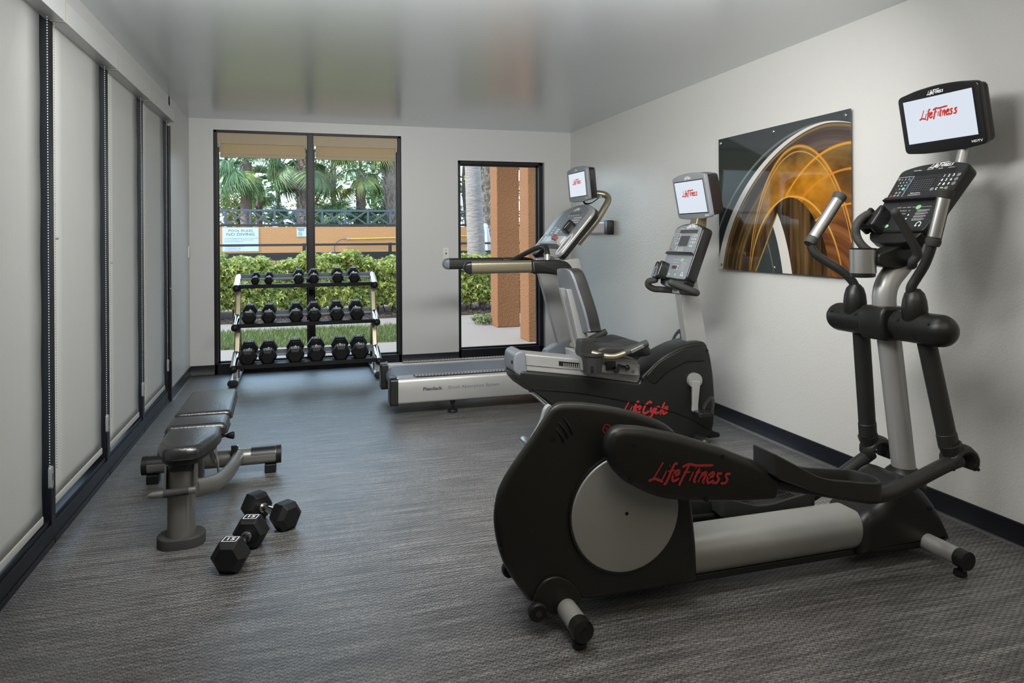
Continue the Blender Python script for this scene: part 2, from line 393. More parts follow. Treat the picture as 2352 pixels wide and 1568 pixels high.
class MB:
    def __init__(s): s.bm = bmesh.new()
    def face(s, vs):
        try: return s.bm.faces.new(vs)
        except ValueError: return None
    def loops(s, loops, cap0=True, cap1=True, closed=True):
        L = [[s.bm.verts.new(p) for p in l] for l in loops]
        n = len(L[0])
        for a, b in zip(L, L[1:]):
            for i in range(n if closed else n - 1):
                j = (i + 1) % n; s.face((a[i], a[j], b[j], b[i]))
        if cap0: s.face(L[0])
        if cap1: s.face(L[-1])
        return s
    def box(s, c, d, m=None):
        v = []
        for x in (-1, 1):
            for y in (-1, 1):
                for z in (-1, 1):
                    p = V((x * d[0] / 2, y * d[1] / 2, z * d[2] / 2))
                    if m is not None: p = m @ p
                    v.append(s.bm.verts.new(V(c) + p))
        for f in ((0, 1, 3, 2), (4, 6, 7, 5), (0, 4, 5, 1), (2, 3, 7, 6), (0, 2, 6, 4), (1, 5, 7, 3)): s.face([v[i] for i in f])
        return s
    def bar(s, a, b, w, h=None, up=(0, 0, 1)):
        a, b = V(a), V(b); d = (b - a); L = d.length; d.normalize(); up = V(up)
        if abs(d.dot(up)) > 0.98: up = V((0, 1, 0))
        sd = d.cross(up).normalized(); u2 = sd.cross(d)
        m = Matrix((d, sd, u2)).transposed()
        return s.box((a + b) / 2, (L, w, h or w), m)
    def prism(s, pts, lo, hi, plane='xz', r0=0, r1=0, n=4, M4=None, dome0=0, dome1=0):
        f = PL[plane]; L = []
        def add(off, h):
            q = offset(pts, off) if off else [V((p[0], p[1])) for p in pts]
            l = [f(p[0], p[1], h) for p in q]
            L.append([M4 @ p for p in l] if M4 else l)
        if r0:
            for k in range(n): a = PI / 2 * k / n; add(r0 * (1 - math.sin(a)), lo + r0 * (1 - math.cos(a)) - 0)
            add(0, lo + r0)
        else: add(0, lo)
        if r1:
            add(0, hi - r1)
            for k in range(1, n + 1): a = PI / 2 * k / n; add(r1 * (1 - math.cos(a)), hi - r1 + r1 * math.sin(a))
        else: add(0, hi)
        return s.loops(L)
    def tube(s, pts, r, n=14, cap=True, sq=None, up=None):
        P = [V(p) for p in pts]; N = len(P); L = []
        rr = r if isinstance(r, (list, tuple)) else [r] * N
        t = (P[1] - P[0]).normalized()
        u = V(up) if up else (V((0, 0, 1)) if abs(t.z) < 0.9 else V((0, 1, 0)))
        u = (u - t * u.dot(t)).normalized()
        for i in range(N):
            t2 = (P[min(i + 1, N - 1)] - P[max(i - 1, 0)]).normalized()
            q = t.rotation_difference(t2); u = q @ u; t = t2; u = (u - t * u.dot(t)).normalized(); b = t.cross(u)
            k = sq or (1, 1)
            L.append([P[i] + (u * math.cos(2 * PI * j / n) * k[0] + b * math.sin(2 * PI * j / n) * k[1]) * rr[i] for j in range(n)])
        return s.loops(L, cap, cap)
    def rtube(s, pts, r, n=16):
        P = [V(p) for p in pts]; d = (P[-1] - P[-2]).normalized(); rr = [r] * len(P)
        for k in range(1, 6): a = PI / 2 * k / 5; P.append(P[len(rr) - k] + d * r * math.sin(a)) if False else P.append(V(pts[-1]) + d * r * math.sin(a)); rr.append(max(r * math.cos(a), r * 0.05))
        return s.tube(P, rr, n)
    def cyl(s, a, b, r, r2=None, n=20): return s.tube([a, b], [r, r2 if r2 is not None else r], n)
    def capsule(s, a, b, r, n=16, k=4):
        a, b = V(a), V(b); d = (b - a).normalized(); P = []; rr = []
        for i in range(k): t = PI / 2 * i / k; P.append(a + d * r * (1 - math.cos(t))); rr.append(max(r * math.sin(t), r * 0.05))
        P.append(a + d * r); rr.append(r); P.append(b - d * r); rr.append(r)
        for i in range(1, k + 1): t = PI / 2 * i / k; P.append(b - d * r * (1 - math.sin(t))); rr.append(max(r * math.cos(t), r * 0.05))
        return s.tube(P, rr, n)
    def ell(s, c, rad, n=16, m=10, M3=None):
        L = []
        for i in range(m + 1):
            t = -PI / 2 + PI * i / m; z = math.sin(t); k = max(math.cos(t), 0.02)
            l = []
            for j in range(n):
                p = V((rad[0] * k * math.cos(2 * PI * j / n), rad[1] * k * math.sin(2 * PI * j / n), rad[2] * z))
                if M3: p = M3 @ p
                l.append(V(c) + p)
            L.append(l)
        return s.loops(L)
    def lathe(s, prof, c=(0, 0, 0), n=24, M3=None, cap=True):
        L = []
        for (r, z) in prof:
            l = []
            for j in range(n):
                p = V((r * math.cos(2 * PI * j / n), r * math.sin(2 * PI * j / n), z))
                if M3: p = M3 @ p
                l.append(V(c) + p)
            L.append(l)
        return s.loops(L, cap, cap)
    def quad(s, pts): s.face([s.bm.verts.new(V(p)) for p in pts]); return s
    def stroke(s, pts, w, M4, n=5, h=0.0):
        P = [p.to_2d() for p in cr([(p[0], p[1], 0) for p in pts], n)] if len(pts) > 2 else [V(p) for p in pts]
        a = []
        for i, p in enumerate(P):
            d = (P[min(i + 1, len(P) - 1)] - P[max(i - 1, 0)]).normalized(); nn = V((-d.y, d.x)) * w / 2
            if i in (0, len(P) - 1): nn *= 0.6
            a.append((s.bm.verts.new(M4 @ V((p.x + nn.x, p.y + nn.y, h))), s.bm.verts.new(M4 @ V((p.x - nn.x, p.y - nn.y, h)))))
        for q, r in zip(a, a[1:]): s.face((q[0], q[1], r[1], r[0]))
        return s
    def text(s, txt, size, M4, align='CENTER', shear=0, bold=0, sx=1):
        cu = bpy.data.curves.new('tmp', 'FONT'); cu.body = txt; cu.size = size; cu.align_x = align; cu.align_y = 'CENTER'
        cu.shear = shear; cu.offset = bold; cu.resolution_u = 2; cu.fill_mode = 'FRONT'
        o = bpy.data.objects.new('tmp', cu); COL.objects.link(o)
        dg = bpy.context.evaluated_depsgraph_get(); me = bpy.data.meshes.new_from_object(o.evaluated_get(dg))
        me.transform(M4 @ Matrix.Scale(sx, 4, (1, 0, 0))); s.bm.from_mesh(me)
        bpy.data.objects.remove(o); bpy.data.curves.remove(cu); bpy.data.meshes.remove(me)
        return s
    def build(s, name, m, parent=None, bevel=0, seg=3, angle=35, smooth=True, flat=False):
        bmesh.ops.remove_doubles(s.bm, verts=s.bm.verts, dist=1e-6) if not flat else None
        if not flat: bmesh.ops.recalc_face_normals(s.bm, faces=s.bm.faces)
        me = bpy.data.meshes.new(name)
        bmesh.ops.translate(s.bm, verts=s.bm.verts, vec=-ORG)
        s.bm.to_mesh(me); s.bm.free()
        me.materials.append(M[m] if isinstance(m, str) else m)
        if smooth:
            me.polygons.foreach_set('use_smooth', [True] * len(me.polygons)); me.set_sharp_from_angle(angle=R(angle))
        o = bpy.data.objects.new(name, me); COL.objects.link(o)
        if parent: o.parent = parent
        else: o.location = ORG
        if bevel:
            b = o.modifiers.new('bevel', 'BEVEL'); b.width = bevel; b.segments = seg; b.limit_method = 'ANGLE'; b.angle_limit = R(40); b.harden_normals = True
        return o
def tag(o, label=None, cat=None, group=None, kind=None):
    for k, v in (('label', label), ('category', cat), ('group', group), ('kind', kind)):
        if v: o[k] = v
    return o
def thing(name, loc, label, cat, group=None):
    global ORG
    o = bpy.data.objects.new(name, None); o.empty_display_size = 0.1; COL.objects.link(o); o.location = loc; ORG = V(loc)
    return tag(o, label, cat, group)
def struct(name, loc=(0, 0, 0)):
    global ORG
    o = bpy.data.objects.new(name, None); COL.objects.link(o); o.location = loc; ORG = V(loc); o['kind'] = 'structure'
    return o
def org(loc=(0, 0, 0)):
    global ORG
    ORG = V(loc)
def copy_tree(o, parent=None):
    c = o.copy(); COL.objects.link(c)
    if parent: c.parent = parent
    for ch in o.children: copy_tree(ch, c)
    return c
def frame3(o, b, right=(0, -1, 0)):
    """local frame: a to the user's right, b up the panel, c out to the user"""
    a = V(right).normalized(); b = V(b); b = (b - a * b.dot(a)).normalized(); c = a.cross(b)
    return Matrix(((a.x, b.x, c.x, o[0]), (a.y, b.y, c.y, o[1]), (a.z, b.z, c.z, o[2]), (0, 0, 0, 1)))

E_ = [(1.30, .3), (1.58, .40), (1.55, .60), (1.36, .5), (1.28, .2), (1.42, 0), (1.72, .16)]
def sh(p, dx): return [(x + dx, y) for x, y in p]
S_ = [(4.48, .56), (4.24, .56), (4.22, .40), (4.38, .24), (4.30, .04), (4.02, .02)]
LIFE = [[(.42, 1.0), (.14, .06)], [(-.12, -.06), (.25, .07), (.80, -.08)], [(.80, .55), (.70, .05)], [(.88, .82), (.92, .86)],
        [(1.34, .98), (1.14, .88), (1.02, 0), (.90, -.24)], [(.90, .52), (1.30, .6)], E_]
FIT0 = [[(2.22, .95), (2.05, .2), (1.92, -.25)], [(1.82, .80), (2.2, .98), (2.7, .93), (3.75, 1.0)], [(2.0, .5), (2.42, .56)],
       [(2.62, .58), (2.52, .05)], [(2.68, .76), (2.72, .80)], [(2.93, .80), (2.82, .1), (2.98, .02)], [(2.76, .56), (3.08, .58)],
       [(3.2, .58), (3.1, 0)], [(3.14, .3), (3.36, .58), (3.46, .48), (3.4, .06), (3.52, .02)], sh(E_, 2.36), S_, sh(S_, .56)]
FIT = [[(x - 0.13 + (0.10 if k < 3 else 0) * (0.6 if y < 0.2 else 0.0), y) for x, y in q] for k, q in enumerate(FIT0)]
CYC = [[(2.55, .85), (2.34, 1.0), (2.03, .7), (1.95, .2), (2.15, 0), (2.5, .2)], [(2.62, .6), (2.64, .2), (2.8, .15), (2.98, .6)],
       [(2.98, .6), (2.86, -.2), (2.58, -.3)], [(3.42, .5), (3.22, .58), (3.08, .25), (3.2, .02), (3.47, .15)], [(3.75, 1.0), (3.6, .1), (3.76, .02)], sh(E_, 2.55)]
def logo(strokes, Mx, width, total=5.1, wt=0.15):
    """script lettering, strokes sheared like brush writing; width in metres"""
    k = width / total; mb = MB()
    for i, st in enumerate(strokes):
        mb.stroke([((x - total / 2 + 0.12 + 0.22 * y) * k, (y - 0.45) * k) for x, y in st], wt * k, Mx, h=i * 0.00012)
    return mb

# ---------------------------------------------------------------- room shell
XL, XR, YB, YF, H = -1.0084, 2.851, 7.198, -3.0, 2.44
org()
tag(MB().box((0.92, 2.1, -0.05), (4.6, 10.6, 0.1)).build('floor', 'carpet', smooth=False), kind='structure')
tag(MB().box((0.92, 2.2, H + 0.1), (4.8, 10.8, 0.2)).build('ceiling', 'ceiling', smooth=False), kind='structure')
tag(MB().box((XR + 0.1, 2.1, 1.22), (0.2, 10.6, 2.46)).build('wall_right', 'wallR', smooth=False), kind='structure')
tag(MB().box((0.92, YF - 0.1, 1.22), (4.6, 0.2, 2.46)).build('wall_front', 'wall', smooth=False), kind='structure')
b = MB()
b.box(((XL - 0.3 - 0.796) / 2, YB + 0.09, 1.22), (-0.796 - (XL - 0.3), 0.18, 2.44))
b.box(((0.99 + 1.582) / 2, YB + 0.09, 1.22), (1.582 - 0.99, 0.18, 2.44))
b.box(((2.545 + XR + 0.1) / 2, YB + 0.09, 1.22), (XR + 0.1 - 2.545, 0.18, 2.44))
b.box((0.097, YB + 0.09, (2.337 + H) / 2), (1.786, 0.18, H - 2.337))
b.box(((1.582 + 2.545) / 2, YB + 0.09, (2.105 + H) / 2), (0.963, 0.18, H - 2.105))
tag(b.build('wall_back', 'wall', smooth=False), kind='structure')
b = MB()
b.box((XL - 0.1, (6.15 + YB) / 2, 1.22), (0.2, YB - 6.15, 2.44))
b.box((XL - 0.1, (YF - 1.0) / 2, 1.22), (0.2, -1.0 - YF, 2.44))
b.box((XL - 0.1, 2.6, (2.30 + H) / 2), (0.2, 7.2, H - 2.30))
tag(b.build('wall_left', 'wall', smooth=False), kind='structure')
bp = [(0, 0), (0.010, 0), (0.010, 0.012), (0.006, 0.018), (0.006, 0.092), (0, 0.095)]
tag(MB().prism([(XR - x, z) for x, z in bp], YF, YB, 'xz').build('baseboard_right', 'base'), kind='structure')
tag(MB().prism([(XL + x, z) for x, z in bp], 6.17, YB, 'xz').build('baseboard_left', 'base'), kind='structure')
tag(MB().box((XR - 0.017, 2.1, 0.003), (0.014, YB - YF - 0.02, 0.006)).build('trim_1', 'brushed', smooth=False), kind='structure')
tag(MB().box((XL + 0.015, 6.68, 0.003), (0.010, 1.0, 0.006)).build('trim_2', 'brushed', smooth=False), kind='structure')
b = MB()
b.prism([(YB - x, z) for x, z in bp], XL, -0.796, 'yz'); b.prism([(YB - x, z) for x, z in bp], 0.99, 1.582, 'yz'); b.prism([(YB - x, z) for x, z in bp], 2.545, XR, 'yz')
tag(b.build('baseboard_back', 'base'), kind='structure')

# left storefront: four bays with black mullions and kick panels
KX = -1.015
front = [-1.015, -0.129, 0.758, 1.644]
mull = [2.531, 3.416, 4.309, 5.200, 6.112]
allm = mull + front
for i in range(8):
    y0, y1 = (mull[i], mull[i + 1]) if i < 4 else ((front + mull)[i - 4], (front + mull)[i - 3])
    s = struct('window_%d' % (i + 1 if i < 4 else i + 3), (KX, (y0 + y1) / 2, 0))
    b = MB().box((KX - 0.05, y1 - 0.0, 1.17), (0.10, 0.050, 2.34)).box((KX - 0.075, y1 - 0.04, 1.17), (0.03, 0.17, 2.34))
    if i == 0: b.box((KX - 0.05, y0, 1.17), (0.10, 0.05, 2.34))
    b.box((KX - 0.06, (y0 + y1) / 2, 2.31), (0.08, y1 - y0, 0.06))
    if i == 3: b.box((KX - 0.01, 6.150, 1.10), (0.055, 0.028, 2.20))
    b.build('frame', 'frame', s, smooth=False)
    b = MB().box((KX - 0.03, (y0 + y1) / 2, 0.045), (0.06, y1 - y0 - 0.006, 0.09)).box((KX - 0.045, (y0 + y1) / 2, 0.100), (0.075, y1 - y0 - 0.004, 0.022)).box((KX - 0.085, (y0 + y1) / 2, 0.06), (0.03, y1 - y0, 0.14)).box((KX - 0.112, (y0 + y1) / 2, 0.105), (0.03, y1 - y0, 0.23))  # tall outermost rail added to block sun leaking under the shade hems
    if i > 3: MB().box((-1.03, (y0 + y1) / 2 - 0.02, 1.20), (0.0015, y1 - y0 - 0.12, 2.15)).build('shade_fabric', 'shade', s, smooth=False)
    b.box((KX + 0.002, (y0 + y1) / 2, 0.012), (0.006, y1 - y0 - 0.006, 0.024))
    b.build('kick_panel', 'frame', s, bevel=0.002, smooth=False)
    MB().box((KX - 0.085, (y0 + y1) / 2, 1.21), (0.006, y1 - y0, 2.16)).build('glass', 'glass', s, smooth=False)

where = ['nearest the camera on the left wall', 'second from the camera on the left wall', 'third from the camera on the left wall', 'farthest from the camera, beside the white wall']
hemz = [0.122, 0.150, 0.130, 0.122]
for i in range(4):
    y0, y1 = mull[i] + 0.028, mull[i + 1] - 0.030
    if i == 3: y1 -= 0.0
    t = thing('roller_shade', (KX, (y0 + y1) / 2, 0), 'white floor-length roller shade with silver valance, ' + where[i], 'roller shade', 'roller shades along the left wall')
    ye = y1 - 0.068
    sx = -1.028
    # fabric with slightly curled vertical edges
    b = MB(); nz = 40; rows = []
    for k in range(nz + 1):
        z = hemz[i] + 0.03 + (2.27 - hemz[i] - 0.03) * k / nz
        wv = 0.0008 * math.sin(z * 9 + i * 2) + 0.004 * math.exp(-(z - 0.4) ** 2 * 8) * math.sin(z * 21)
        rows.append([b.bm.verts.new((sx + (0.0012 if j == 5 else 0) * math.sin(z * 14), y0 + (ye - y0 + wv) * j / 5, z)) for j in range(6)])
    for a, c in zip(rows, rows[1:]):
        for j in range(5): b.face((a[j], a[j + 1], c[j + 1], c[j]))
    fb = b.build('fabric', 'shade', t)
    sl = fb.modifiers.new('thickness', 'SOLIDIFY'); sl.thickness = 0.0012
    MB().prism(rrect(0.010, 0.034, 0.0045, 3, sx, hemz[i] + 0.015), y0, ye + 0.002, 'xz').build('hem_bar', 'shade', t)
    b = MB().box((-0.9625, (mull[i] + mull[i + 1]) / 2, 2.272), (0.004, mull[i + 1] - mull[i] - 0.022, 0.092)).box((-0.995, (mull[i] + mull[i + 1]) / 2, 2.228), (0.07, mull[i + 1] - mull[i] - 0.022, 0.005))
    b.box((-0.995, (mull[i] + mull[i + 1]) / 2, 2.316), (0.07, mull[i + 1] - mull[i] - 0.022, 0.004))
    b.build('valance', 'valance', t, bevel=0.001)
    for yy in (mull[i] + 0.005, mull[i + 1] - 0.007): MB().box((-0.9955, yy, 2.272), (0.071, 0.009, 0.098)).build('valance_bracket', 'valance_end', t)
    b = MB().cyl((sx - 0.01, y0, 2.262), (sx - 0.01, ye, 2.262), 0.019); b.build('roller_tube', 'valance', t)
    zt = (0.33, 0.33, 0.33, 0.33)[i]
    yc = y1 - 0.035
    for nm, dy, mt in (('bead_chain', 0, 'beadw'), ('bead_chain', 0.046, 'tension')):
        b = MB(); n = 170
        for k in range(n): b.ell((KX + 0.006 + (0.012 if dy else 0), yc + dy, 2.235 - (2.235 - zt) * k / (n - 1)), (0.0024, 0.0024, 0.0032), 6, 4)
        b.build(nm, mt, t)
    b = MB().prism(rrect(0.030, 0.095, 0.014, 4, yc + 0.012, zt - 0.03), KX + 0.001, KX + 0.013, 'yz', r1=0.003); tn = b.build('chain_tensioner', 'tension', t)
    MB().prism(rrect(0.006, 0.030, 0.003, 3, yc + 0.012, zt - 0.028), KX + 0.0135, KX + 0.014, 'yz').build('slot', 'blackgloss', tn)
    MB().cyl((KX + 0.018, yc + 0.046, 1.30 - 0.33 * i * 0.4), (KX + 0.03, yc + 0.046, 1.30 - 0.33 * i * 0.4), 0.005).build('cord_stop', 'tension', t)

# back windows
def framed_window(n, x0, x1, z0, z1, jl, jr, top, sill, mullx=None):
    s = struct('window_%d' % n, ((x0 + x1) / 2, YB, 0))
    yf, d = YB + 0.006, 0.10
    yc = yf + d / 2
    b = MB().box((x0 + jl / 2, yc, (z0 + z1) / 2), (jl, d, z1 - z0)).box((x1 - jr / 2, yc, (z0 + z1) / 2), (jr, d, z1 - z0))
    b.box(((x0 + x1) / 2, yc, z1 - top / 2), (x1 - x0 - 0.001, d, top)).box(((x0 + x1) / 2, yc, z0 + sill / 2), (x1 - x0 - 0.001, d, sill))
    b.build('frame', 'frame', s, bevel=0.003, smooth=False)
    if mullx is not None: MB().box((mullx, yc - 0.004, (z0 + z1) / 2), (0.054, d, z1 - z0 - 0.02)).build('mullion', 'frame', s, bevel=0.003, smooth=False)
    # glazing beads and glass
    panes = [(x0 + jl, x1 - jr)] if mullx is None else [(x0 + jl, mullx - 0.027), (mullx + 0.027, x1 - jr)]
    for a, c in panes:
        za, zc = z0 + sill, z1 - top
        b = MB(); bw = 0.014
        for (cx, cz, sx, sz) in ((a + bw / 2, (za + zc) / 2, bw, zc - za), (c - bw / 2, (za + zc) / 2, bw, zc - za), ((a + c) / 2, za + bw / 2, c - a, bw), ((a + c) / 2, zc - bw / 2, c - a, bw)):
            b.box((cx, YB + 0.085, cz), (sx, 0.03, sz))
        b.build('glazing_bead', 'frame', s, smooth=False)
        MB().box(((a + c) / 2, YB + 0.085, (za + zc) / 2), (c - a, 0.006, zc - za)).build('glass', 'glass', s, smooth=False)
framed_window(5, -0.795, 0.985, 0.0, 2.336, 0.030, 0.030, 0.022, 0.10, 0.0935)
framed_window(6, 1.583, 2.528, 0.0, 2.10, 0.028, 0.045, 0.030, 0.112)
for (x0, x1, lab) in ((-0.763, 0.064, 'left pane'), (0.123, 0.953, 'right pane')):
    t = thing('roller_shade', ((x0 + x1) / 2, YB + 0.04, 2.2), 'beige roller shade drawn almost fully up over the %s of the wide back window' % lab, 'roller shade', 'beige shades of the back window')
    MB().box(((x0 + x1) / 2, YB + 0.030, 2.2625), (x1 - x0, 0.006, 0.104)).build('fascia', 'shadeb2', t)
    xa, xb = x0 + 0.022, x1 - 0.022
    MB().box(((xa + xb) / 2, YB + 0.045, 2.17), (xb - xa, 0.0016, 0.16)).build('fabric', 'shadeb', t, smooth=False)
    MB().prism(rrect(0.012, 0.036, 0.005, 3, YB + 0.045, 2.096), xa, xb, 'yz').build('hem_bar', 'shadeb2', t)
    for xx in (x0 + 0.005, x1 - 0.005): MB().box((xx, YB + 0.045, 2.2), (0.01, 0.03, 0.05)).build('bracket', 'tension', t)
    b = MB()
    for dx in (0.006, 0.014): b.tube([(x1 - dx, YB + 0.042, 2.20), (x1 - dx, YB + 0.042, 0.55)], 0.0013, 6)
    b.tube([(x1 - 0.006, YB + 0.042, 0.55), (x1 - 0.010, YB + 0.042, 0.54), (x1 - 0.014, YB + 0.042, 0.55)], 0.0013, 6)
    b.build('pull_cord', 'bronze', t)

# wall plates
t = thing('light_switch', (1.449, YB, 1.13), 'ivory light switch plate on the back wall left of the narrow window', 'light switch')
MB().prism(rrect(0.062, 0.112, 0.006, 3, 1.449, 1.132), YB - 0.006, YB, 'xz', r0=0.003).build('plate', 'plate', t)
MB().box((1.449, YB - 0.008, 1.128), (0.009, 0.014, 0.022)).build('toggle', 'blackgloss', t, bevel=0.002)
MB().cyl((1.449, YB - 0.008, 1.165), (1.449, YB - 0.005, 1.165), 0.004).build('screw', 'blackgloss', t)
t = thing('wall_plate', (XL, 7.15, 1.17), 'small ivory blank plate on the left wall just before the back corner', 'wall plate')
MB().prism(rrect(0.066, 0.112, 0.006, 3, 7.155, 1.173), XL, XL + 0.009, 'yz', r1=0.003).build('plate', 'plate', t)
MB().cyl((XL + 0.008, 7.155, 1.205), (XL + 0.011, 7.155, 1.205), 0.004).build('screw', 'steel', t)

# box fixture on right wall behind the treadmill
t = thing('wall_box', (XR, 6.5, 1.38), 'horizontal wall box with pinkish front and black end cap behind the treadmill', 'wall box')
MB().prism(rrect(0.055, 0.118, 0.010, 3, XR - 0.028, 1.380), 6.165, 6.935, 'xz').build('casing', 'brushed', t)
MB().box((XR - 0.0565, 6.55, 1.380), (0.004, 0.77, 0.088)).build('front_panel', 'pink', t)
for yy in (6.125, 6.975): MB().prism(rrect(0.070, 0.138, 0.016, 4, XR - 0.0355, 1.380), yy - 0.04, yy + 0.04, 'xz', r0=0.008, r1=0.008).build('end_cap', 'blackgloss', t)

# framed art on stand-offs
t = thing('wall_art', (XR, 3.682, 1.52), 'glossy abstract print of amber arches on a grey ground, mounted on the right wall', 'wall art')
b = MB().box((0.618, 0, 0.455), (1.236, 0.007, 0.91))
org(); a = b.build('print_panel', 'art', None, bevel=0.001, smooth=False)
a.parent = t; a.location = V((XR - 0.025, 4.300, 1.062)) - t.location; a.rotation_euler = (0, 0, R(-90))
ORG = V(t.location)
for yy in (4.268, 3.70, 3.098):
    for zz in (1.94, 1.094):
        MB().cyl((XR, yy, zz), (XR - 0.026, yy, zz), 0.007).lathe([(0.011, 0), (0.011, 0.004), (0.008, 0.007)], (XR - 0.0285, yy, zz), 16, Matrix.Rotation(R(-90), 3, 'Y')).build('standoff_bolt', 'chrome', t)

# ---------------------------------------------------------------- outside
GZ = -0.05
org()
tag(MB().box((6, 8.25, GZ - 0.05), (26, 1.70, 0.1)).build('sidewalk', 'concrete', smooth=False), kind='structure')
tag(MB().box((7.7, 9.945, GZ - 0.051), (12.4, 1.69, 0.1)).build('plaza_paving', 'concrete', smooth=False), kind='structure')
tag(MB().box((4, 11.32, GZ - 0.05), (30, 1.06, 0.1)).build('garden_path', 'concrete', smooth=False), kind='structure')
tag(MB().box((4, 12.85, GZ - 0.04), (30, 2.0, 0.1)).build('mulch_bed', 'mulch', smooth=False), kind='structure')
tag(MB().box((4, 16.4, GZ - 0.06), (30, 5.2, 0.1)).build('pool_deck', 'concrete', smooth=False), kind='structure')
tag(MB().box((4, 32, GZ - 0.07), (60, 26, 0.1)).build('ground', 'soil', smooth=False), kind='structure')
tag(MB().box((-6, 3.2, GZ - 0.05), (9.8, 8.4, 0.1)).build('side_pavement', 'concrete', smooth=False), kind='structure')
tag(MB().box((-5.25, 9.95, GZ - 0.05), (13.5, 1.68, 0.1)).build('lawn_ground', 'soil', smooth=False), kind='structure')
# lawn
rnd = random.Random(3); b = MB()
for _ in range(15000):
    x = rnd.uniform(-2.6, 1.5); y = rnd.uniform(9.12, 10.78)
    hh = rnd.uniform(0.03, 0.085); a = rnd.uniform(0, 2 * PI); w_ = rnd.uniform(0.004, 0.008); dx, dy = rnd.gauss(0, 0.03), rnd.gauss(0, 0.03)
    b.face([b.bm.verts.new(p) for p in ((x - w_ * math.cos(a), y - w_ * math.sin(a), GZ), (x + w_ * math.cos(a), y + w_ * math.sin(a), GZ), (x + dx, y + dy, GZ + hh))])
tag(b.build('grass', 'grass', flat=True, smooth=False), 'short green lawn strip between the pavement and the garden path', 'grass', kind='stuff')
b = MB()
for _ in range(2600):
    x = rnd.uniform(-3, 5); y = rnd.uniform(11.88, 12.7); z = GZ + 0.012 + rnd.uniform(0, 0.03); a = rnd.uniform(0, PI); l = rnd.uniform(0.015, 0.05)
    d = V((math.cos(a), math.sin(a), rnd.uniform(-0.3, 0.3))) * l; s_ = V((-math.sin(a), math.cos(a), 0)) * rnd.uniform(0.004, 0.010); c = V((x, y, z))
    b.quad([c - d - s_, c + d - s_, c + d + s_, c - d + s_])
tag(b.build('mulch_chips', 'chip', flat=True, smooth=False), 'loose brown bark mulch under the hedge', 'mulch', kind='stuff')

# hedge: whorled variegated leaves
def whorl(b, c, nrm, rad, rnd, nl=7):
    nrm = nrm.normalized(); a = nrm.orthogonal().normalized(); q = nrm.cross(a)
    a0 = rnd.uniform(0, PI)
    ring = []
    for k in range(nl):
        t = a0 + 2 * PI * k / nl + rnd.uniform(-.2, .2); d = a * math.cos(t) + q * math.sin(t); s_ = nrm.cross(d)
        L = rad * rnd.uniform(0.7, 1.15); wd = L * 0.24; dr = nrm * L
        p0 = c; p1 = c + d * L * 0.5 + s_ * wd + dr * 0.04; p2 = c + d * L - dr * 0.28; p3 = c + d * L * 0.5 - s_ * wd + dr * 0.04
        b.quad([p0, p1, p2, p3])
HY0, HY1 = 12.25, 13.35
def htop(x): return 0.93 + 0.07 * math.sin(x * 3.1) + 0.05 * math.sin(x * 7.7 + 1) + 0.03 * math.sin(x * 17)
def hedge_mesh(x0, x1, n, seed):
    rnd = random.Random(seed); b = MB()
    for _ in range(n):
        x = rnd.uniform(x0, x1); k = rnd.random(); zt = htop(x)
        if k < 0.60:
            z = rnd.uniform(0.13, zt); y = HY0 + 0.10 * (1 - z / zt) * rnd.random() + rnd.uniform(0, 0.22) + 0.12 * max(0, z - 0.7) + 0.09 * math.sin(x * 5 + z * 4)
            nr = V((rnd.gauss(0, .45), -1, rnd.gauss(0.45, .5)))
        else:
            z = zt + rnd.uniform(-0.10, 0.05); y = rnd.uniform(HY0 + 0.05, HY1); nr = V((rnd.gauss(0, .45), rnd.gauss(-.3, .4), 1))
        whorl(b, V((x, y, z)), nr, rnd.uniform(0.042, 0.092), rnd, rnd.choice((6, 7, 8)))
    return b
def shrub_stems(x0, x1, seed):
    rnd = random.Random(seed); b = MB(); x = x0
    while x < x1:
        for _ in range(3):
            px = x + rnd.uniform(-.08, .08); py = rnd.uniform(HY0 + 0.15, HY0 + 0.6); top = V((px + rnd.gauss(0, .18), py + rnd.gauss(-.05, .12), rnd.uniform(0.4, 0.8)))
            b.tube([(px, py, GZ), ((px + top.x) / 2 + rnd.gauss(0, .03), (py + top.y) / 2, 0.25), top], [0.012, 0.009, 0.005], 6)
        x += rnd.uniform(0.18, 0.3)
    return b
for (x0, x1, n, lab) in ((-2.6, 2.12, 5600, 'long clipped hedge of yellow-green variegated leaves outside the wide back window'), (2.34, 5.2, 3600, 'variegated yellow-green hedge outside the narrow window at the foot of the smooth palm trunk')):
    t = thing('hedge', ((x0 + x1) / 2, 12.8, GZ), lab, 'hedge')
    hedge_mesh(x0, x1, n, int(n)).build('foliage', 'hedge', t, flat=True, smooth=False)
    shrub_stems(x0, x1, int(n) + 1).build('stems', 'stem', t)
# small ground plants at the column foot
t = thing('ground_plant', (2.72, 10.45, GZ), 'low green plant at the foot of the thick orange column', 'plant')
b = MB(); r3 = random.Random(5)
for _ in range(40): whorl(b, V((r3.uniform(2.55, 2.83), r3.uniform(10.35, 10.75), GZ + r3.uniform(0.03, 0.16))), V((r3.gauss(0, .5), -0.5, 1)), 0.06, r3, 6)
b.build('foliage', 'grass', t, flat=True, smooth=False)

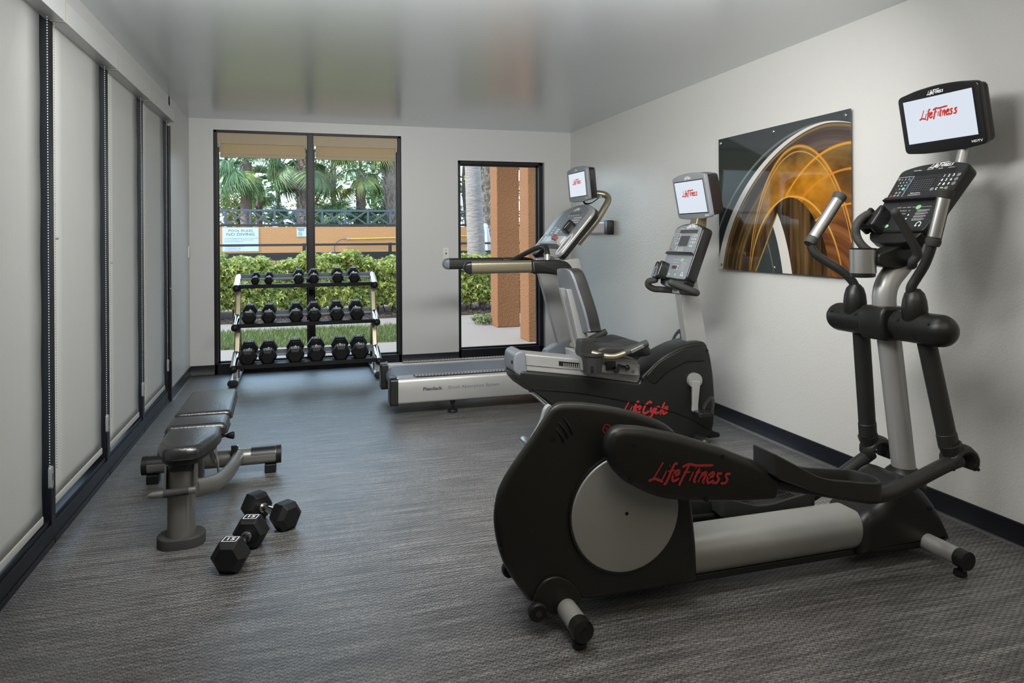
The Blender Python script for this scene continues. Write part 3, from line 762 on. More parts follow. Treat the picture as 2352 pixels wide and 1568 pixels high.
# pool-side railing in front of the wall
RY = 14.4
t = thing('pool_railing', (2, RY, 0), 'dark bronze metal railing standing behind the hedge by the pool', 'railing')
MB().box((3, RY, 1.172), (14, 0.04, 0.045)).build('top_rail', 'rail', t, bevel=0.004)
MB().box((3, RY, 0.945), (14, 0.03, 0.15)).build('mid_rail', 'rail', t)
MB().box((3, RY, 0.10), (14, 0.04, 0.05)).build('bottom_rail', 'rail', t)
x = -3.3
while x < 9.5: MB().box((x, RY, 0.575), (0.065, 0.05, 1.25)).build('post', 'rail', t); x += 1.68
b = MB(); x = -3.2
while x < 9.5: b.box((x, RY, 0.50), (0.014, 0.014, 0.80)); x += 0.13
b.build('pickets', 'rail', t)
org()
tag(MB().box((4, 16.6, GZ + 0.0), (14, 3.2, 0.06)).build('pool_water', 'water', smooth=False), kind='structure')
# pool wall, signs, pole
WY = 19.0
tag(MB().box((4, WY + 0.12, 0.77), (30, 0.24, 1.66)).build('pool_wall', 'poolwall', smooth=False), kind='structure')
FA = frame3((0, WY - 0.012, 0), (0, 0, 1), (1, 0, 0))
def at(Mx, a, b, c=0): return Mx @ Matrix.Translation((a, b, c))
t = thing('sign', (-1.468, WY, 1.29), 'large white pool rules sign on the orange wall', 'sign')
MB().box((-1.468, WY - 0.006, 1.278), (0.86, 0.012, 0.60)).build('board', 'sign', t)
MB().text('POOL RULES', 0.085, at(FA, -1.468, 1.502, 0.002), sx=1.22).build('heading', 'signtx', t, flat=True)
MB().text('NO DIVING', 0.105, at(FA, -1.468, 1.408, 0.002), sx=1.22).build('subheading', 'signtx', t, flat=True)
RULES = ['1. NO FOOD OR BEVERAGES IN POOL OR ON POOL WET DECK', '2. NO GLASS OR ANIMALS IN THE FENCED POOL AREA', 'OR 50 FEET FROM UNFENCED POOL', '', '', '   SHOWER BEFORE ENTERING POOL', '   A MAXIMUM BATHING LOAD', '   NO SWIMMING AFTER DARK']
b = MB()
for k, s_ in enumerate(RULES):
    if s_: b.text(s_, 0.028, at(FA, -1.86, 1.312 - k * 0.043, 0.002), 'LEFT')
b.build('small_print', 'signtx', t, flat=True)
t = thing('sign', (0.06, WY, 1.5), 'small white notice with a crossed-out circle on the orange wall beside the window mullion', 'sign')
MB().box((0.065, WY - 0.006, 1.465), (0.34, 0.012, 0.235)).build('board', 'sign', t)
b = MB()
for k in range(3): b.box((0.00, WY - 0.0135, 1.56 - k * 0.028), (0.20 - 0.03 * k, 0.002, 0.012))
b.build('small_print', 'signtx', t)
Mc = at(FA, -0.02, 1.42, 0.003)
b = MB(); pr = [(0.047 * math.cos(2 * PI * k / 24), 0.047 * math.sin(2 * PI * k / 24)) for k in range(25)]
b.stroke(pr, 0.008, Mc, 2); b.stroke([(-.033, .033), (.033, -.033)], 0.008, Mc); b.stroke([(-.02, -.02), (.0, .0), (.02, .01)], 0.010, Mc)
b.build('no_symbol', 'signtx', t, flat=True)
t = thing('pool_pole', (3, WY, 1.3), 'yellow telescopic pool pole with a wire loop hung on the orange wall', 'pole')
MB().cyl((1.22, WY - 0.05, 1.275), (5.6, WY - 0.05, 1.36), 0.021, n=10).build('shaft', 'yellow', t)
MB().cyl((1.15, WY - 0.05, 1.274), (1.24, WY - 0.05, 1.276), 0.026, n=10).build('collar', 'tension', t)
MB().tube(cr([(1.16, WY - 0.05, 1.28), (0.98, WY - 0.05, 1.25), (0.86, WY - 0.05, 1.13), (0.84, WY - 0.05, 0.98), (0.90, WY - 0.05, 0.86)], 6), 0.010, 8).build('net_hoop', 'xrail', t)
# lattice fence on top
t = thing('lattice_fence', (3, WY + 0.12, 1.6), 'slate grey fence of crossed bars on top of the orange pool wall', 'fence')
ft, fbz = 2.03, 1.655
MB().box((4, WY + 0.12, ft), (30, 0.05, 0.05)).build('top_rail', 'xrail', t)
MB().box((4, WY + 0.12, fbz - 0.012), (30, 0.09, 0.06)).build('bottom_rail', 'rail', t)
x = -3.62
while x < 9:
    MB().box((x, WY + 0.12, (ft + fbz) / 2), (0.058, 0.045, ft - fbz)).build('post', 'xrail', t)
    for za, zb in ((fbz, ft), (ft, fbz)):
        yo = 0.112 if za < zb else 0.130
        MB().bar((x + 0.02, WY + yo, za), (x + 0.575, WY + yo, zb), 0.016, 0.042).build('brace', 'xrail', t)
    x += 0.594
# columns of the porch
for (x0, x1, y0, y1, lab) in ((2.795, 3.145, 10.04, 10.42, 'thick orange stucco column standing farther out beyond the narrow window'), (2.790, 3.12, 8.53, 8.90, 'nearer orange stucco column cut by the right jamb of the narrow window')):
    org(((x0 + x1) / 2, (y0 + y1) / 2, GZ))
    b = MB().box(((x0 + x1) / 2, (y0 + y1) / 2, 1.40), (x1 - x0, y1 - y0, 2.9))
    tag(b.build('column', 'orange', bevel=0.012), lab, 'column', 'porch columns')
org()
tag(MB().box((4.5, 9.1, 3.0), (4.0, 3.8, 0.3)).build('porch_roof', 'orange', smooth=False), kind='structure')  # unseen roof slab, placed and sized to shade the column fronts

# palms and trees
def frond_mesh(seed, L=0.55, nl=34, spread=150):
    """fan frond along +x: petiole then drooping leaflets"""
    rnd = random.Random(seed); b = MB(); P = 0.55
    pet = [V((0, 0, 0)), V((P * 0.5, 0, 0.05)), V((P, 0, 0.02))]
    for w0, w1, a, c in ((0.014, 0.011, pet[0], pet[1]), (0.011, 0.008, pet[1], pet[2])):
        b.quad([a + V((0, w0, 0)), c + V((0, w1, 0)), c - V((0, w1, 0)), a - V((0, w0, 0))])
    for k in range(nl):
        t = R(-spread + 2 * spread * k / (nl - 1)) * 0.62; d = V((math.cos(t), math.sin(t), 0)); s_ = V((-d.y, d.x, 0)); l = L * rnd.uniform(0.85, 1.1) * (0.72 + 0.28 * math.cos(t * 0.8))
        prev = None
        for i in range(6):
            q = i / 5; w_ = 0.020 * (1 - q) ** 0.6 * (0.5 if i == 0 else 1) + 0.002
            p = pet[2] + d * l * q * (1 - 0.18 * q) + V((0, 0, 0.10 * q * l - 0.62 * l * q ** 2.6 + 0.012 * math.sin(k)))
            cur = (b.bm.verts.new(p + s_ * w_), b.bm.verts.new(p - s_ * w_))
            if prev: b.face((prev[0], cur[0], cur[1], prev[1]))
            prev = cur
    return b
org()
FR = {}
for key, mt in (('a', 'palm'), ('b', 'palm'), ('y', 'palmy')):
    o = frond_mesh(hash(key) % 7 if False else ord(key)).build('frond', mt, flat=True, smooth=False); FR[key] = o.data; bpy.data.objects.remove(o)
def palm(x, y, base, h, r, nf, scale, lab, boots=True, yellow=0.0, seed=1, lean=0.0, cat='palm tree', low=-55, name='fan_palm'):
    rnd = random.Random(seed)
    t = thing(name, (x, y, base), lab, cat)
    b = MB(); n = 14
    top = V((x + lean, y, base + h))
    pts = [V((x + lean * (k / n) ** 1.5, y, base + h * k / n)) for k in range(n + 1)]
    b.tube(pts, [r * (1.0 + 0.05 * (k % 2)) for k in range(n + 1)], 14); b.build('trunk', 'trunk', t)
    if boots:
        b = MB(); z = base + 0.2; k = 0
        while z < base + h - 0.05:
            for j in range(5):
                a = 2 * PI * (j + 0.5 * (k % 2)) / 5 + rnd.uniform(-.1, .1); d = V((math.cos(a), math.sin(a), 0)); s_ = V((-d.y, d.x, 0))
                c = V((x + lean * ((z - base) / h) ** 1.5, y, z)) + d * r * 0.9
                up = V((0, 0, 0.30)) + d * rnd.uniform(0.05, 0.16)
                for sd in (-1, 1): b.bar(c, c + up + s_ * 0.10 * sd, 0.050, 0.022)
            z += 0.17; k += 1
        b.build('leaf_bases', 'boot', t)
    for i in range(nf):
        f = bpy.data.objects.new('frond', FR['y'] if rnd.random() < yellow else FR[rnd.choice('ab')]); COL.objects.link(f); f.parent = t
        el = rnd.uniform(low, 70); az = 360 * i * 0.381966
        f.location = V((lean, 0, h - 0.02)); f.rotation_euler = (rnd.uniform(-.3, .3), R(-el), R(az)); f.scale = (scale * rnd.uniform(.85, 1.15),) * 3
    return t
palm(-1.47, 21.0, -0.1, 3.55, 0.15, 30, 1.35, 'green fan palm behind the lattice fence, on the left side of the window view', False, 0.05, 1)
palm(-1.22, 22.6, -0.1, 3.0, 0.10, 16, 0.85, 'slim small palm just right of the left fan palm', False, 0, 12)
palm(0.13, 20.4, -0.1, 3.80, 0.21, 30, 1.40, 'fan palm with criss-cross leaf bases behind the window mullion', True, 0.05, 2)
palm(1.66, 20.6, -0.1, 3.35, 0.135, 24, 1.20, 'yellowing fan palm with a bare brown trunk in the right window pane', False, 0.7, 3)
palm(2.52, 20.0, -0.1, 4.6, 0.23, 22, 1.3, 'tall palm with shaggy leaf bases at the right edge of the wide window', True, 0.3, 4)
palm(4.76, 18.0, -0.1, 4.6, 0.20, 20, 1.3, 'palm with criss-cross leaf bases just behind the smooth trunk in the narrow window', True, 0.1, 5)
for i, (x, y, s_) in enumerate(((0.9, 20.3, 0.9), (1.5, 21.3, 0.85), (2.2, 20.6, 1.0), (-0.5, 21.0, 0.75))):
    palm(x, y, -0.1, 1.75, 0.08, 16, s_, ['spiky low palmetto behind the fence left of the yellowing palm', 'spiky low palmetto behind the fence at the foot of the yellowing palm', 'spiky low palmetto behind the fence by the shaggy palm', 'spiky low palmetto behind the fence left of the mullion'][i], False, 0.0, 30 + i, 0, 'palmetto', -10, 'palmetto')
t = thing('royal_palm', (3.235, 12.95, GZ), 'thick smooth grey palm trunk rising from the hedge outside the narrow window', 'palm tree')
b = MB(); b.tube([(3.235 - 0.012 * k * 0.5, 12.95, GZ + k * 0.16) for k in range(30)], [0.185 - 0.0022 * k + 0.004 * (k % 2) for k in range(30)], 24); b.build('trunk', 'smoothtrunk', t)
for i in range(12):
    f = bpy.data.objects.new('frond', FR['a']); COL.objects.link(f); f.parent = t; f.location = (-0.17, 0, 4.66); f.rotation_euler = (0, R(-20 + 4 * i), R(137.5 * i)); f.scale = (1.6,) * 3

def tree(x, y, h, cr_, n, lab, mt='pine', seed=0, zlow=1.0, leaf=0.10, long=2.4):
    rnd = random.Random(seed)
    t = thing('pine_tree' if mt == 'pine' else 'leafy_tree', (x, y, -0.1), lab, 'tree')
    b = MB(); b.tube([(x + 0.08 * math.sin(k), y, -0.1 + h * k / 8) for k in range(9)], [0.14 - 0.014 * k for k in range(9)], 8)
    fol = MB(); nb = 15
    for i in range(nb):
        z = zlow + (h - zlow) * (i + rnd.random() * 0.7) / nb; a = rnd.uniform(0, 2 * PI); rr = cr_ * rnd.uniform(0.3, 1.0) * (1.05 - 0.5 * (z - zlow) / (h - zlow))
        c = V((x + math.cos(a) * rr, y + math.sin(a) * rr * 0.7, z + rnd.uniform(-.2, .4)))
        b.tube([(x, y, z - 0.3), ((x + c.x) / 2, (y + c.y) / 2, z - 0.05), c], [0.035, 0.025, 0.010], 6)
        br = rnd.uniform(0.35, 0.75)
        for _ in range(n // nb):
            d = V((rnd.gauss(0, 1), rnd.gauss(0, 1), rnd.gauss(0, 0.65))).normalized() * br * rnd.random() ** 0.45
            p = c + d; q = V((rnd.gauss(0, 1), rnd.gauss(0, 1), rnd.gauss(0.3, .8))).normalized(); s_ = q.orthogonal().normalized()
            s_ = Quaternion(q, rnd.uniform(0, PI)) @ s_; l = leaf * rnd.uniform(0.6, 1.2) * long / 2; w_ = leaf * 0.28
            fol.quad([p - q * l * 0.5, p + s_ * w_, p + q * l * 0.5, p - s_ * w_])
    b.build('trunk', 'pinebark', t); fol.build('foliage', mt, t, flat=True, smooth=False)
TR = [(-4.2, 25, 6.0, 1.6, 3600, 'pine', 'feathery green pine behind the left edge of the wide window'), (-2.6, 28, 6.5, 1.7, 3600, 'pine', 'pine with airy needles behind the left fan palm'), (-0.7, 26, 5.6, 1.5, 3200, 'pine', 'pale green pine between the left palm and the mullion'),
      (1.2, 27, 6.2, 1.5, 3400, 'pine', 'bushy pine behind the grey light post'), (2.5, 25, 5.4, 1.5, 3600, 'pine', 'dense pine behind the yellowing palm'), (4.0, 24, 6.0, 1.5, 3000, 'olive', 'brownish leafy tree behind the shaggy palm at the right of the wide window'),
      (5.9, 25.5, 6.0, 1.7, 3400, 'pine', 'pine to the left of the smooth trunk in the narrow window'), (8.0, 24, 6.2, 1.8, 3400, 'pine', 'dark pine between the smooth trunk and the thick column'),
      (-1.9, 23.8, 2.6, 1.1, 2200, 'olive', 'low yellow-green bush behind the fence below the left palm'), (0.6, 23.6, 2.5, 1.0, 2000, 'olive', 'low olive bush behind the fence by the mullion'), (2.6, 23.0, 2.8, 1.0, 2200, 'pine', 'low dark green bush behind the fence right of the yellowing palm'), (-3.6, 23.6, 2.7, 1.1, 2200, 'olive', 'low olive bush behind the fence at the far left')]
for i, (x, y, h, c, n, mt, lab) in enumerate(TR): tree(x, y, h, c, int(n * (0.5 if h > 3 else 0.75)), lab, mt, i + 40, 1.0 if h < 3 else 1.7, 0.15 if mt == 'pine' else 0.12)
t = thing('light_post', (0.94, 20.9, -0.1), 'slender grey light post behind the fence right of the mullion', 'lamp post')
MB().cyl((0.94, 20.9, -0.1), (0.94, 20.9, 5.2), 0.055, 0.045, 12).build('pole', 'lamppost', t)
MB().box((0.94, 20.9, 5.25), (0.5, 0.2, 0.12)).build('lamp_head', 'lamppost', t)
t = thing('patio_umbrella', (3.887, 14.9, GZ), 'closed white patio umbrella beside the smooth palm trunk', 'umbrella')
MB().cyl((3.887, 14.9, GZ), (3.887, 14.9, 1.72), 0.02, n=10).build('pole', 'trunk', t)
b = MB(); prof = [(0.02, 1.62), (0.05, 1.55), (0.09, 1.3), (0.13, 1.0), (0.15, 0.86)]
L = []
for r_, z in prof: L.append([V((3.887 + r_ * (1 + 0.18 * math.cos(8 * a)) * math.cos(a), 14.9 + r_ * (1 + 0.18 * math.cos(8 * a)) * math.sin(a), z)) for a in [2 * PI * j / 32 for j in range(32)]])
b.loops(L).build('canopy', 'umb', t)
MB().lathe([(0.03, 1.60), (0.035, 1.66), (0.015, 1.72), (0.022, 1.76), (0.004, 1.79)], (3.887, 14.9, 0), 12).build('finial', 'trunk', t)
MB().cyl((3.887, 14.9, GZ), (3.887, 14.9, GZ + 0.08), 0.25).build('base', 'umb', t)

# ---------------------------------------------------------------- shared machine pieces
def rect(mb, Mx, a, b, w_, h_, c=0.0012, t=0.0012, r=0.0):
    pts = rrect(w_, h_, r, 3, a, b) if r else [(a - w_ / 2, b - h_ / 2), (a + w_ / 2, b - h_ / 2), (a + w_ / 2, b + h_ / 2), (a - w_ / 2, b + h_ / 2)]
    return mb.prism(pts, c - t, c, 'xy', M4=Mx)
def disc(mb, Mx, a, b, r, c=0.0016, t=0.0016, n=18):
    return mb.prism([(a + r * math.cos(2 * PI * k / n), b + r * math.sin(2 * PI * k / n)) for k in range(n)], c - t, c, 'xy', M4=Mx)
def monitor(t, o, up, W, Hh, D, scr, bezel_mat, logo_w, housing_mat='blackgloss', top_bow=0.02):
    """flat TV bolted above a console; o = centre of the bezel face, scr = (centre b, width, height)"""
    Mx = frame3(o, up)
    def outl(w_, h_, bow):
        p = [(-w_ / 2, -h_ / 2 + 0.012), (-w_ * 0.25, -h_ / 2 + 0.002), (0, -h_ / 2), (w_ * 0.25, -h_ / 2 + 0.002), (w_ / 2, -h_ / 2 + 0.012), (w_ / 2, h_ / 2 - bow), (w_ * 0.25, h_ / 2 - bow * 0.25), (0, h_ / 2), (-w_ * 0.25, h_ / 2 - bow * 0.25), (-w_ / 2, h_ / 2 - bow)]
        return roundpoly(p, [0.022, 0.02, 0.02, 0.02, 0.022, 0.022, 0.03, 0.03, 0.03, 0.022], 5)
    tv = MB().prism(outl(W, Hh, top_bow), -0.026, 0, 'xy', r1=0.006, r0=0.004, M4=Mx).build('tv_monitor', bezel_mat, t)
    MB().prism(outl(W - 0.016, Hh - 0.016, top_bow), -D, -0.026, 'xy', r0=0.014, M4=Mx).build('back_shell', housing_mat, tv)
    b0, sw, sh_ = scr
    rect(MB(), Mx, 0, b0, sw + 0.012, sh_ + 0.012, 0.0008, 0.003).build('screen_border', 'blackgloss', tv)
    rect(MB(), Mx, 0, b0, sw, sh_, 0.0022, 0.0012).build('screen', 'screen', tv)
    logo(LIFE + FIT, at(Mx, 0, b0 + sh_ * 0.12, 0.0035), sw * 0.56, wt=0.20).build('screen_logo', 'screenred', tv, flat=True, smooth=False)
    ty = (b0 + sh_ / 2 + Hh / 2 - top_bow * 0.4) / 2
    logo(LIFE + FIT, at(Mx, 0, ty, 0.0015), logo_w, wt=0.20).build('bezel_logo', 'white', tv, flat=True, smooth=False)
    MB().text('HDTV', 0.013, at(Mx, W * 0.40, (b0 - sh_ / 2 - Hh / 2) / 2 + 0.001, 0.0015), sx=1.4, bold=0.0005).build('printed_legend', 'white', tv, flat=True)
    return Mx
def tilt_console(t, o, up, w0, w1, Hh, th, face, side, panel, lcd, big):
    """fitness console facing -x: tapered slab with displays, keypads, ledge, accessory pocket; o = bottom centre of its face"""
    Mx = frame3(o, up)
    hw = lambda b: (w0 + (w1 - w0) * b / Hh) / 2
    pts = [(-w0 / 2, 0), (w0 / 2, 0), (w1 / 2, Hh - 0.03), (w1 * 0.28, Hh - 0.006), (0, Hh), (-w1 * 0.28, Hh - 0.006), (-w1 / 2, Hh - 0.03)]
    pts = roundpoly(pts, [0.03, 0.03, 0.025, 0.04, 0.04, 0.04, 0.025], 5)
    cs = MB().prism(pts, -th, 0, 'xy', r0=0.012, r1=0.008, M4=Mx).build('console', side, t)
    MB().prism(offset(pts, 0.010), -0.002, 0.0006, 'xy', M4=Mx).build('face_plate', face, cs)
    k = Hh / 0.372
    chin = [(-w0 / 2 + 0.006, 0.004), (w0 / 2 - 0.006, 0.004), (w0 / 2 - 0.03, -0.040 * k), (w0 * 0.15, -0.052 * k), (-w0 * 0.15, -0.052 * k), (-w0 / 2 + 0.03, -0.034 * k)]
    MB().prism(roundpoly(chin, 0.012), -th * 0.95, -0.006, 'xy', r1=0.008, M4=Mx).build('lower_housing', side, cs)
    logo(LIFE + FIT, at(Mx, 0.03 * k, 0.352 * k, 0.0015), 0.115 * k, wt=0.17).build('logo', 'white', cs, flat=True, smooth=False)
    rect(MB(), Mx, 0.012 * k, 0.316 * k, 0.205 * k, 0.024 * k).build('message_display', lcd, cs)
    rect(MB(), Mx, -0.008 * k, 0.252 * k, 0.108 * k, 0.068 * k).build('profile_display', lcd, cs)
    if big:
        b = MB()
        for i in range(9): rect(b, Mx, -0.008 + 0.0118 * (i - 4), 0.252, 0.0008, 0.066, 0.0016, 0.0008)
        for i in range(6): rect(b, Mx, -0.008, 0.252 + 0.0118 * (i - 2.5), 0.106, 0.0008, 0.0016, 0.0008)
        b.build('display_grid', 'whiteg' if not big else 'greyplastic', cs)
    b = MB()
    for s_, a in (('Heart Rate', -0.075), ('Distance', -0.015), ('Speed', 0.035), ('Calories', 0.085)): b.text(s_, 0.0085 * k, at(Mx, a * k, 0.334 * k, 0.0015))
    for s_, bb in (('Begin pedaling', 0.206), ('Select workout or', 0.196), ('for Cool Down press', 0.187)): b.text(s_, 0.0085 * k, at(Mx, -0.015 * k, bb * k, 0.0015))
    # right keypad
    for i in range(9): b.text(str(i + 1), 0.019 * k, at(Mx, (0.078 + 0.021 * (i % 3)) * k, (0.288 - 0.0225 * (i // 3)) * k, 0.0015), bold=0.0006)
    b.text('0', 0.019 * k, at(Mx, 0.078 * k, 0.2205 * k, 0.0015), bold=0.0006)
    # left TV keypad
    for i in range(9): b.text(str(i + 1), 0.013 * k, at(Mx, (-0.128 + 0.017 * (i % 3)) * k, (0.288 - 0.018 * (i // 3)) * k, 0.0015))
    b.text('TV', 0.013 * k, at(Mx, -0.147 * k, 0.289 * k, 0.0015)); b.text('0', 0.013 * k, at(Mx, -0.111 * k, 0.234 * k, 0.0015)); b.text('-', 0.013 * k, at(Mx, -0.128 * k, 0.234 * k, 0.0015))
    for a, bb, w_, h_ in ((-0.117, 0.302, 0.084, 0.001), (-0.0745, 0.245, 0.001, 0.114)): rect(b, Mx, a * k, bb * k, w_ * k, h_ * k, 0.0016, 0.0008)
    # lower keys: word legends
    for i, s_ in enumerate(('Fat Burn', 'Cardio', 'Random', 'Manual')): b.text(s_, 0.0058 * k, at(Mx, (-0.046 + 0.024 * i) * k, 0.128 * k, 0.0016))
    for i, s_ in enumerate(('Heart Rate', 'Extreme', 'Hill')): b.text(s_, 0.0055 * k, at(Mx, (-0.034 + 0.024 * i) * k, 0.110 * k, 0.0016))
    b.text('Time', 0.0075 * k, at(Mx, -0.036 * k, 0.094 * k, 0.0016)); b.text('Level', 0.0075 * k, at(Mx, -0.004 * k, 0.094 * k, 0.0016))
    for d, bb in ((1, 0.088), (-1, 0.066)):
        b.prism([(0.018 * k, (bb - 0.004 * d) * k), (0.026 * k, (bb - 0.004 * d) * k), (0.022 * k, (bb + 0.004 * d) * k)], 0, 0.0018, 'xy', M4=Mx)
    hp = [((0.098 + 0.011 * math.cos(a)) * k, (0.038 + 0.011 * math.sin(a)) * k) for a in [R(-35 + 250 * q / 10) for q in range(11)]]
    b.stroke(hp, 0.0035 * k, Mx, 2, 0.0016); disc(b, Mx, 0.107 * k, 0.030 * k, 0.0045 * k); disc(b, Mx, 0.089 * k, 0.030 * k, 0.0045 * k)
    b.build('printed_legend', 'white', cs, flat=True)
    b = MB()
    for q in range(5):
        for r_ in range(3 if q else 1): rect(b, Mx, (0.080 - 0.004 * (r_ == 2)) * k, (0.128 - 0.0155 * q - 0.0042 * r_) * k, (0.058 - 0.012 * (r_ == 2)) * k, 0.0018 * k)
    b.build('instructions', 'whiteg', cs, flat=True)
    for a, bb, r_ in ((0.099, 0.2205, 0.0085), (-0.092, 0.2345, 0.0072), (0.048, 0.127, 0.0115), (-0.052, 0.030, 0.0085), (0.022, 0.030, 0.0085)): disc(MB(), Mx, a * k, bb * k, r_ * k).build('green_button', 'green', cs)
    for i in range(4): disc(MB(), Mx, (0.143 if i < 3 else 0.121) * k, (0.288 - 0.0225 * i) * k, 0.0088 * k).build('grey_button', 'greybtn', cs)
    disc(MB(), Mx, 0.056 * k, 0.2205 * k, 0.0085 * k).build('grey_button', 'greybtn', cs)
    for i in range(3): disc(MB(), Mx, -0.081 * k, (0.281 - 0.027 * i) * k, 0.0075 * k).build('blue_button', 'blue', cs)
    disc(MB(), Mx, -0.133 * k, 0.196 * k, 0.0065 * k).build('power_button', 'red', cs)
    for i in range(4):
        a = R(45 + 90 * i); b = MB(); disc(b, Mx, (-0.106 + 0.013 * math.cos(a)) * k, (0.206 + 0.011 * math.sin(a)) * k, 0.006 * k); b.build('arrow_button', 'greybtn', cs)
    rect(MB(), Mx, -0.018 * k, 0.078 * k, 0.055 * k, 0.020 * k, 0.0014).build('level_display', lcd, cs)
    # reading ledge
    MB().prism([(-hw(0.165 * k) + 0.008, 0.160 * k), (hw(0.165 * k) - 0.008, 0.160 * k), (hw(0.17 * k) - 0.02, 0.176 * k), (-hw(0.17 * k) + 0.02, 0.176 * k)], -0.002, 0.020, 'xy', r1=0.004, M4=Mx).build('reading_ledge', 'blackgloss', cs)
    # accessory pocket: two rounded lobes joined by a slotted front
    Mh = at(Mx, -w0 * 0.36, 0.045 * k, 0)
    def lobe(a, wl, hl, d):
        return MB().prism(roundpoly([(a - wl / 2, -0.055 * k), (a + wl / 2, -0.055 * k), (a + wl / 2, hl * 0.75 - 0.04 * k), (a + wl * 0.25, hl - 0.03 * k), (a - wl * 0.25, hl - 0.03 * k), (a - wl / 2, hl * 0.75 - 0.04 * k)], 0.014 * k), -0.002, d, 'xy', r1=0.010, M4=Mh)
    pk = lobe(0.026 * k, 0.036 * k, 0.085 * k, 0.062 * k).build('accessory_pocket', 'blackgloss', cs)
    lobe(-0.036 * k, 0.030 * k, 0.080 * k, 0.055 * k).build('pocket_side', 'blackgloss', cs)
    MB().prism(roundpoly([(-0.046 * k, -0.055 * k), (0.03 * k, -0.055 * k), (0.03 * k, 0.015 * k), (-0.046 * k, 0.015 * k)], 0.006), 0.035 * k, 0.058 * k, 'xy', r1=0.005, M4=Mh).build('pocket_front', side if big else 'greyplastic', cs)
    rect(MB(), Mh, -0.008 * k, -0.022 * k, 0.007 * k, 0.05 * k, 0.0592 * k, 0.001, 0.003).build('cable_slot', 'rubber', cs)
    return Mx

# ---------------------------------------------------------------- elliptical trainer
t = thing('elliptical_trainer', (1.5, 2.31, 0), 'large black and silver elliptical trainer with a round grey side disc, in the right foreground', 'elliptical trainer')
YC = 2.31
def mir(y, far): return 2 * YC - y if far else y
sh_out = [(0.795, 0.750), (0.885, 0.745), (0.995, 0.724), (1.109, 0.693), (1.209, 0.650), (1.262, 0.606), (1.292, 0.50), (1.318, 0.36), (1.334, 0.20), (1.338, 0.070), (1.155, 0.066), (0.93, 0.068), (0.885, 0.075), (0.845, 0.115), (0.79, 0.128), (0.735, 0.090), (0.703, 0.092), (0.653, 0.163), (0.612, 0.235), (0.590, 0.31), (0.580, 0.391), (0.595, 0.473), (0.620, 0.520), (0.656, 0.570), (0.716, 0.645), (0.754, 0.698)]
body = MB().prism(roundpoly([V(p) for p in sh_out], [0.03] + [0.05] * 4 + [0.05] * 3 + [0.02] * 2 + [0.05] * 6 + [0.03] * 2 + [0.05] * 9, 4), 2.17, 2.45, 'xz', r0=0.030, r1=0.030, n=5)
for v_ in body.bm.verts:          # the tail of the housing narrows towards its far side
    k = (v_.co.y - 2.17) / 0.28
    v_.co.x += 0.11 * k * max(0, min(1, (1.3 - v_.co.x) / 0.5)); v_.co.z -= 0.085 * k * max(0, min(1, (v_.co.z - 0.15) / 0.5))
body = body.build('drive_housing', 'black', t)
rear = [(0.842, 0.60), (0.862, 0.655), (0.885, 0.668), (0.88, 0.63), (0.87, 0.56), (0.835, 0.52), (0.80, 0.53)]
MB().prism(cr([V((x, z, 0)) for x, z in rear], 4, True), 2.44, 2.475, 'xz', r1=0.01).build('rear_trim', 'silver', body)
MB().capsule((0.800, 2.40, 0.528), (0.800, 2.525, 0.528), 0.019).build('lift_handle', 'steel', body)
for far in (0, 1):
    y0, y1 = (2.158, 2.18) if not far else (2.44, 2.462)
    MB().cyl((1.048, y0, 0.357), (1.048, y1, 0.357), 0.204, n=64).build('disc_rim', 'blackgloss', t)
    y0, y1 = (2.152, 2.17) if not far else (2.45, 2.468)
    d = MB().prism([(1.048 + 0.198 * math.cos(2 * PI * k / 72), 0.357 + 0.198 * math.sin(2 * PI * k / 72)) for k in range(72)], y0, y1, 'xz', r0=0.005).build('side_disc', 'silver2', t)
    if not far: MB().cyl((1.048, 2.1505, 0.357), (1.048, 2.154, 0.357), 0.006).build('center_bolt', 'rubber', d)
for (p0, p1) in (((0.822, 0.703), (0.861, 0.634)), ((0.807, 0.686), (0.845, 0.624)), ((0.797, 0.666), (0.829, 0.612))):
    MB().tube(cr([(p0[0], 2.1745, p0[1]), ((p0[0] + p1[0]) / 2 + 0.008, 2.169, (p0[1] + p1[1]) / 2 - 0.004), (p1[0], 2.1695, p1[1])], 5), [0.0012] + [0.0046] * 9 + [0.0012], 8, up=(0, 1, 0)).build('vent_slot', 'rubber', body)
for x, z in ((0.792, 0.625), (0.615, 0.283), (1.262 - 0.03, 0.606)): MB().cyl((x, 2.1685, z), (x, 2.176, z), 0.0085, n=12).build('screw_hole', 'rubber', body)
Mf = frame3((0, 2.1685, 0), (0, 0, 1), (1, 0, 0))
b = MB(); b.stroke([(0.984 + 0.014 * math.cos(2 * PI * k / 20), 0.644 + 0.015 * math.sin(2 * PI * k / 20)) for k in range(21)], 0.0035, Mf, 2); b.stroke([(0.975, 0.654), (0.993, 0.634)], 0.0035, Mf); b.stroke([(0.978, 0.640), (0.986, 0.647), (0.990, 0.650)], 0.002, Mf)
b.build('warning_mark', 'red', body, flat=True, smooth=False)
